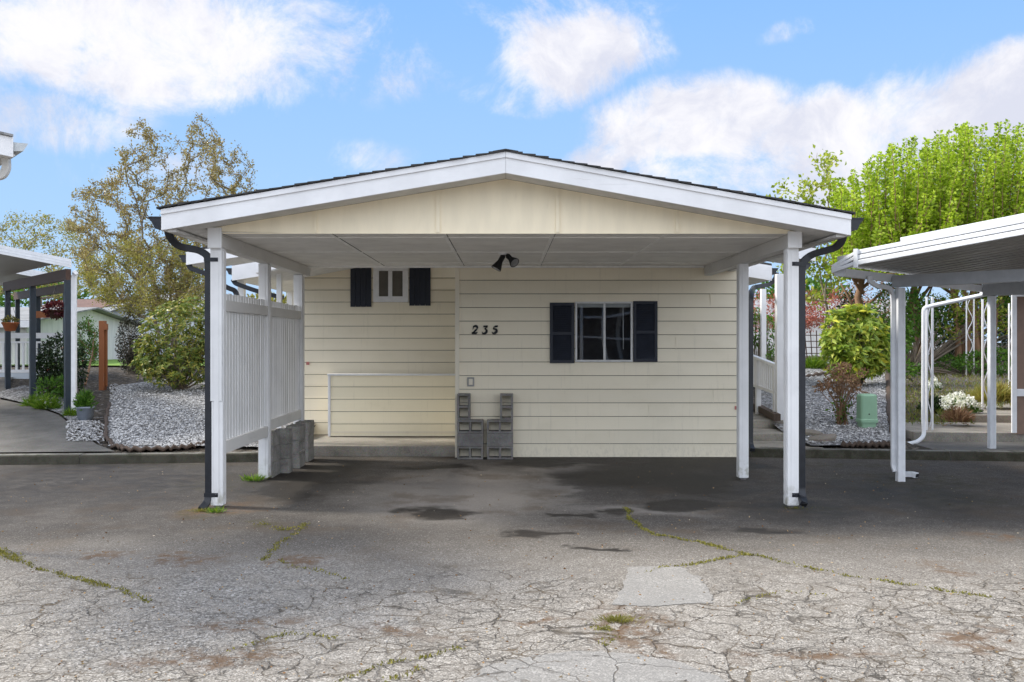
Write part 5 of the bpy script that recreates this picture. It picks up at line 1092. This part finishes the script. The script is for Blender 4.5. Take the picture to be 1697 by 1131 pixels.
bush('evergreen_shrub', 'dark green shrub behind the yellow rhododendron, left of the loose green one', Vector((wx(1395, 26), 26, 1.0)), [blob(1388, 560, 44, 80, 26), blob(1412, 530, 50, 90, 26.4)], 1800, .09, M['l_dark'], .5)
bush('evergreen_shrub', 'dense dark evergreen shrub mass behind the white iron columns', Vector((wx(1560, 26), 26, 1.05)), [blob(1530, 560, 120, 110, 27), blob(1640, 560, 120, 120, 27.5), blob(1720, 550, 120, 140, 27)], 5200, .14, M['l_dark'], .5)
bush('leafy_shrub', 'bright leafy shrub between the awning carport post and the white downspout', Vector((wx(1512, 23.5), 23.5, 1.0)), [blob(1510, 520, 60, 80, 23.5), blob(1560, 530, 60, 70, 24), blob(1490, 560, 40, 70, 23.2), blob(1660, 510, 60, 60, 24)], 2600, .12, M['l_mid'], .55)
bush('ground_ivy', 'low spreading green plants along the foot of the evergreen shrubs', GT(1600, 622), [blob(1560, 605, 90, 30, 24), blob(1640, 600, 110, 40, 23), blob(1500, 612, 50, 26, 23)], 2800, .10, M['l_mid'], .5)
tr = MB()
for x0, x1 in ((1588, 1584), (1598, 1604), (1622, 1612), (1636, 1650)): tr.tube([(wx(x0, 23.8), 23.8, 1.0), (wx((x0 + x1) / 2 + 2, 23.8), 23.8, 1.6), (wx(x1, 23.8), 23.8, 2.6), (wx(x1 + (x1 - x0) * 2, 24), 24, 3.3)], [.11, .085, .07, .04], 8)
tn = thing('multi_stem_tree', (wx(1600, 23.8), 23.8, 1.0), 'leaning reddish brown trunks beneath the bright green row at right', 'tree'); tr.build('trunk', M['redbark'], tn)
tw = MB(); P = []
for k in range(60): a = Vector((wx(rng.uniform(1560, 1680), 23.8), 23.8 + rng.normal(0, .3), rng.uniform(2.0, 3.0))); e = a + Vector((rng.normal(0, .3), rng.normal(0, .2), rng.uniform(.0, .6))); tw.tube([a, e], [.012, .005], 4, caps=False); P += [tuple(a.lerp(e, rng.rand())) for _ in range(26)]
tw.build('twigs', M['redbark'], tn); P = np.array(P) + rng.normal(0, .10, (len(P), 3)); np_mesh('crown', leaf_quads(P, rng.normal(0, 1, P.shape), .09, .5), 4, M['l_young'], tn)
M['l_bank'] = leafmat('bank_weeds', [(.07, .11, .02), (.14, .19, .035), (.22, .20, .06), (.16, .11, .05)], .35)
# mixed low growth on the right bank
gq = np.array([tuple(GT(rng.uniform(1480, 1700), rng.uniform(605, 705))) for _ in range(2100)]); gq = gq[(gq[:, 0] < 8.3) | (gq[:, 1] > 17.5)]
keep = [not (8.3 < x and z < .45) for x, y, z in gq]; gq = gq[keep]
A = rng.normal(0, .35, gq.shape) + np.array([0, 0, .9]); tag(np_mesh('bank_grass', leaf_quads(np.repeat(gq, 3, 0) + rng.normal(0, .06, (len(gq) * 3, 3)) * np.array([1, 1, .2]), np.repeat(A, 3, 0), .095, .16), 4, M['l_bank']), 'mossy grass and weeds on the bank behind the right carport', kind='stuff')
simple_house('house', wx(1180, 42), wx(1560, 42), 42, 52, 1.15, wz(520, 42), wz(490, 42), M['offwhite'], M['grey_shingle'], 'white walled house glimpsed behind the red maple and trellis', along='x')
tl = MB(); ty = 33
for px in (1338, 1346, 1354, 1362, 1372, 1382): tl.bar(W(px, 598, ty), W(px + (px - 1358) * .25, 548, ty), .03, .03)
for py in (556, 566, 576, 586): tl.bar(W(1334, py, ty), W(1386, py, ty), .03, .03)
tag(tl.build('trellis', M['brownbeam'], org=W(1358, 598, ty)), 'dark wooden trellis standing against the white house at right', 'trellis')
bush('climbing_shrub', 'leafy shrub with reddish tips between the porch posts right of the house', Vector((wx(1255, 21), 21, .8)), [blob(1252, 545, 30, 70, 21), blob(1276, 560, 20, 80, 21.2), blob(1282, 600, 24, 40, 20)], 900, .08, M['l_mid'], .5)
# carport over the street: only its reflection shows, in the dark window
oc = thing('carport', (5, -13, 0), 'shadowed carport with white posts across the street, mirrored in the dark window', 'carport')
MB().prism([(-1.5, -12.2, 3.4), (4.5, -12.2, 4.3), (10.5, -12.2, 3.4), (10.5, -12.2, 3.25), (4.5, -12.2, 4.15), (-1.5, -12.2, 3.25)], (0, -8, 0)).build('roof', M['shingle'], oc)
MB().box((-1.4, -19.9, 0), (10.4, -19.8, 3.3)).build('back_wall', M['brownwall'], oc); MB().prism([(-1.4, -19.85, 3.3), (10.4, -19.85, 3.3), (4.5, -19.85, 4.2)], (0, .04, 0)).build('gable_panel', M['brownwall'], oc)
M['street_wall'] = siding_mat('grey_street_siding', (.34, .35, .36))
oc.children[1].data.materials[0] = M['street_wall']
for x in (-1.3, 10.3): MB().box((x - .05, -19.7, 0), (x + .05, -13.5, 3.2)).build('side_wall', M['brownwall'], oc)
for x, y in ((3.35, -12.6), (4.55, -12.5), (5.6, -15.5)): MB().box((x - .07, y - .07, 0), (x + .07, y + .07, 3.5)).build('post', M['white'], oc)
for z in (3.05, 2.05): MB().box((2.5, -12.8, z), (8.5, -12.7, z + .09)).build('beam', M['white_x'], oc)

# trees closing the horizon
def far_trees():
    k = 0
    for x, y, h, w, mat, lab in ((-62, 120, 9, 14, 'l_mid', 'distant rounded tree beyond the roofs, far left'), (-34, 130, 7, 13, 'l_lowtree', 'distant low olive tree behind the pale blue house'), (-8, 140, 8, 14, 'l_mid', 'distant tree hidden mostly by the cream house'),
                                 (36, 110, 8, 14, 'l_mid', 'distant tree seen between the right porch posts'), (60, 100, 9, 14, 'l_dark', 'distant dark tree behind the bright green row'), (90, 105, 10, 16, 'l_mid', 'distant tree at the far right horizon')):
        n = 2600; d = unit(rng.normal(0, 1, (n, 3))); f = rng.uniform(.6, 1.08, n)[:, None]; P = np.array([x, y, 1 + h * .55]) + d * np.array([w / 2, 3, h * .5]) * f
        t = thing('distant_tree', (x, y, 1.1), lab, 'tree', 'trees along the horizon'); MB().tube([(x, y, 1), (x, y, 1 + h * .6)], [.3, .15], 7).build('trunk', M['bark'], t); np_mesh('crown', leaf_quads(P, d, .7, .6), 4, M[mat], t)
far_trees()

# ------------------------------------------------------------------ moss in the cracks, weeds, litter
mp = []; ma = []
def moss(path, dens, wid, h):
    P = [G(*p) for p in path]
    for a, c in zip(P, P[1:]):
        L = (c - a).length; n = int(dens * L); f = rng.rand(n); w_ = wid * (.5 + .9 * rng.rand(n))
        on = np.sin(f * L * 9 + rng.uniform(0, 6)) + np.sin(f * L * 23 + 1) > rng.uniform(-1.9, .9, n)
        Q = np.array(a)[None] + f[:, None] * np.array(c - a)[None] + np.stack([rng.normal(0, 1, n) * w_, rng.normal(0, 1, n) * w_, np.zeros(n)], 1) + (np.sin(f * L * 7)[:, None] * np.array([.02, .02, 0]))
        Q = Q[on]; mp.append(Q); ma.append(rng.normal(0, .7, Q.shape) + np.array([0, 0, .55]))
MO = ((((1036, 842), (1046, 862), (1062, 876), (1080, 886), (1127, 895), (1165, 901)), 620, .016), (((1165, 901), (1195, 910), (1235, 920), (1262, 923)), 900, .018), (((1262, 923), (1290, 932), (1345, 944), (1400, 955), (1480, 967), (1560, 980), (1640, 992)), 420, .016),
      (((1135, 938), (1160, 934), (1195, 927), (1235, 920)), 560, .015), (((1070, 950), (1090, 942), (1130, 939)), 260, .010), (((-30, 905), (0, 917), (20, 928)), 1100, .035), (((20, 928), (60, 944), (110, 957), (160, 970), (210, 984), (240, 1000)), 620, .018),
      (((505, 868), (490, 884), (462, 900), (448, 914), (432, 930)), 380, .02), (((460, 930), (480, 940), (540, 950), (570, 962)), 200, .018), (((430, 868), (470, 880), (500, 872)), 420, .03),
      (((990, 1040), (1010, 1060), (985, 1075)), 380, .03), (((560, 1131), (640, 1100), (700, 1092), (760, 1075)), 260, .012), (((640, 1131), (690, 1110)), 260, .02), (((380, 1080), (470, 1050), (560, 1060)), 200, .014), (((1220, 1000), (1300, 980), (1370, 990)), 160, .012))
for p, d, w_ in MO: moss(p, d, w_, 0)
mp, ma = np.concatenate(mp), np.concatenate(ma); tag(np_mesh('crack_moss', leaf_quads(mp, ma, .021, .5), 4, M['l_moss']), 'yellow green moss growing along cracks in the asphalt', kind='stuff')
def tuft(px, py, w, h, n, label, lm='l_grass'):
    q = G(px, py); t = thing('weed_tuft', q, label, 'weed'); r = np.abs(rng.normal(0, .5, n)); a = rng.uniform(0, 6.28, n); P = np.stack([q.x + r * w * np.cos(a), q.y + r * w * .6 * np.sin(a), np.zeros(n)], 1)
    np_mesh('blades', leaf_quads(P, np.stack([np.cos(a) * .9, np.sin(a) * .7, np.ones(n)], 1), h, .10, .3), 4, M[lm], t)
tuft(420, 798, .13, .11, 150, 'green grass tuft at the foot of the middle left carport post'); tuft(333, 848, .16, .035, 260, 'mossy grass tuft under the left black downspout outlet', 'l_moss'); tuft(358, 850, .10, .07, 120, 'small weeds around the base of the front left carport post')
tuft(1022, 1030, .13, .040, 420, 'yellow green weed clump in the broken asphalt below the pale patch', 'l_moss'); tuft(1004, 1045, .06, .03, 120, 'small yellow weed just left of the larger asphalt weed clump', 'l_moss')
tuft(732, 752, .05, .12, 40, 'small dark weed at the porch slab next to the concrete blocks', 'l_dark'); tuft(1316, 843, .14, .03, 120, 'low moss around the base of the front right carport post', 'l_moss')
# leaf litter and specks of grit
n = 1500; pxs = rng.uniform(-100, 1800, n); pys = rng.uniform(765, 1150, n) ; Q = np.array([tuple(G(a, c)) for a, c in zip(pxs, pys)]); Q[:, 2] = .005
tag(np_mesh('leaf_litter', leaf_quads(Q, rng.normal(0, 1, Q.shape) * np.array([1, 1, .15]), .020, .6, .1), 4, M['litter']), 'fallen leaf bits and pale specks scattered over the asphalt', kind='stuff')
def rubble(name, n, sampler, smin, smax, mat, label):
    base = np.array([(1, 0, 0), (-1, 0, 0), (0, 1, 0), (0, -1, 0), (0, 0, 1), (0, 0, -1)], float); tri = [(0, 2, 4), (2, 1, 4), (1, 3, 4), (3, 0, 4), (2, 0, 5), (1, 2, 5), (3, 1, 5), (0, 3, 5)]
    C = sampler(n); s = rng.uniform(smin, smax, (n, 1, 1)) * rng.uniform(.6, 1.2, (n, 6, 1)); th = rng.uniform(0, 6.28, n); ct, st = np.cos(th), np.sin(th); z = np.zeros(n); o = z + 1
    Rm = np.stack([np.stack([ct, -st, z], 1), np.stack([st, ct, z], 1), np.stack([z, z, o * .6], 1)], 1); V = np.einsum('nij,nkj->nki', Rm, base[None] * s) + C[:, None]
    tag(np_mesh(name, V[:, tri].reshape(-1, 3, 3), 3, mat), label, kind='stuff')
M['chips'] = leafmat('stone_chips', [(.13, .127, .124), (.28, .276, .27), (.45, .445, .44), (.66, .655, .65)], .0, .85); M['grit'] = leafmat('asphalt_grit', [(.10, .095, .09), (.20, .19, .18), (.34, .33, .31), (.50, .49, .47)], .0, .9)
def s_left(n):
    o = []
    while len(o) < n:
        q = GT(rng.uniform(182, 345), rng.uniform(640, 742))
        if q.x < -3.5: o.append((q.x, q.y, q.z + .03))
    return np.array(o)
def s_right(n): return np.array([(lambda q: (q.x, q.y, q.z + .03))(GT(rng.uniform(1325, 1470), rng.uniform(615, 737))) for _ in range(n)])
def s_left2(n): return np.array([(lambda q: (q.x, q.y, q.z + .03))(GT(rng.uniform(110, 172), rng.uniform(700, 734))) for _ in range(n)])
rubble('gravel_stones', 5200, s_left, .012, .035, M['chips'], 'loose pale stones on the left gravel bed'); rubble('gravel_stones', 4200, s_right, .012, .035, M['chips'], 'loose pale stones on the right gravel bed'); rubble('gravel_stones', 500, s_left2, .012, .03, M['chips'], 'loose pale stones by the grey blue plant pot')
def s_road(n):
    px = rng.normal(330, 170, n); py = rng.normal(1010, 45, n); py = np.clip(py, 900, 1140); Q = np.array([tuple(G(a, c)) for a, c in zip(px, py)]); Q[:, 2] = .002; return Q
rubble('loose_grit', 5200, s_road, .002, .007, M['grit'], 'loose grit where the asphalt has crumbled')
def s_road2(n): Q = np.array([tuple(G(a, c)) for a, c in zip(rng.uniform(-50, 1750, n), 566 + 330 + 250 * rng.rand(n) ** .8)]); Q[:, 2] = .001; return Q
rubble('loose_grit', 3000, s_road2, .002, .005, M['grit'], 'fine loose grit scattered over the old street')
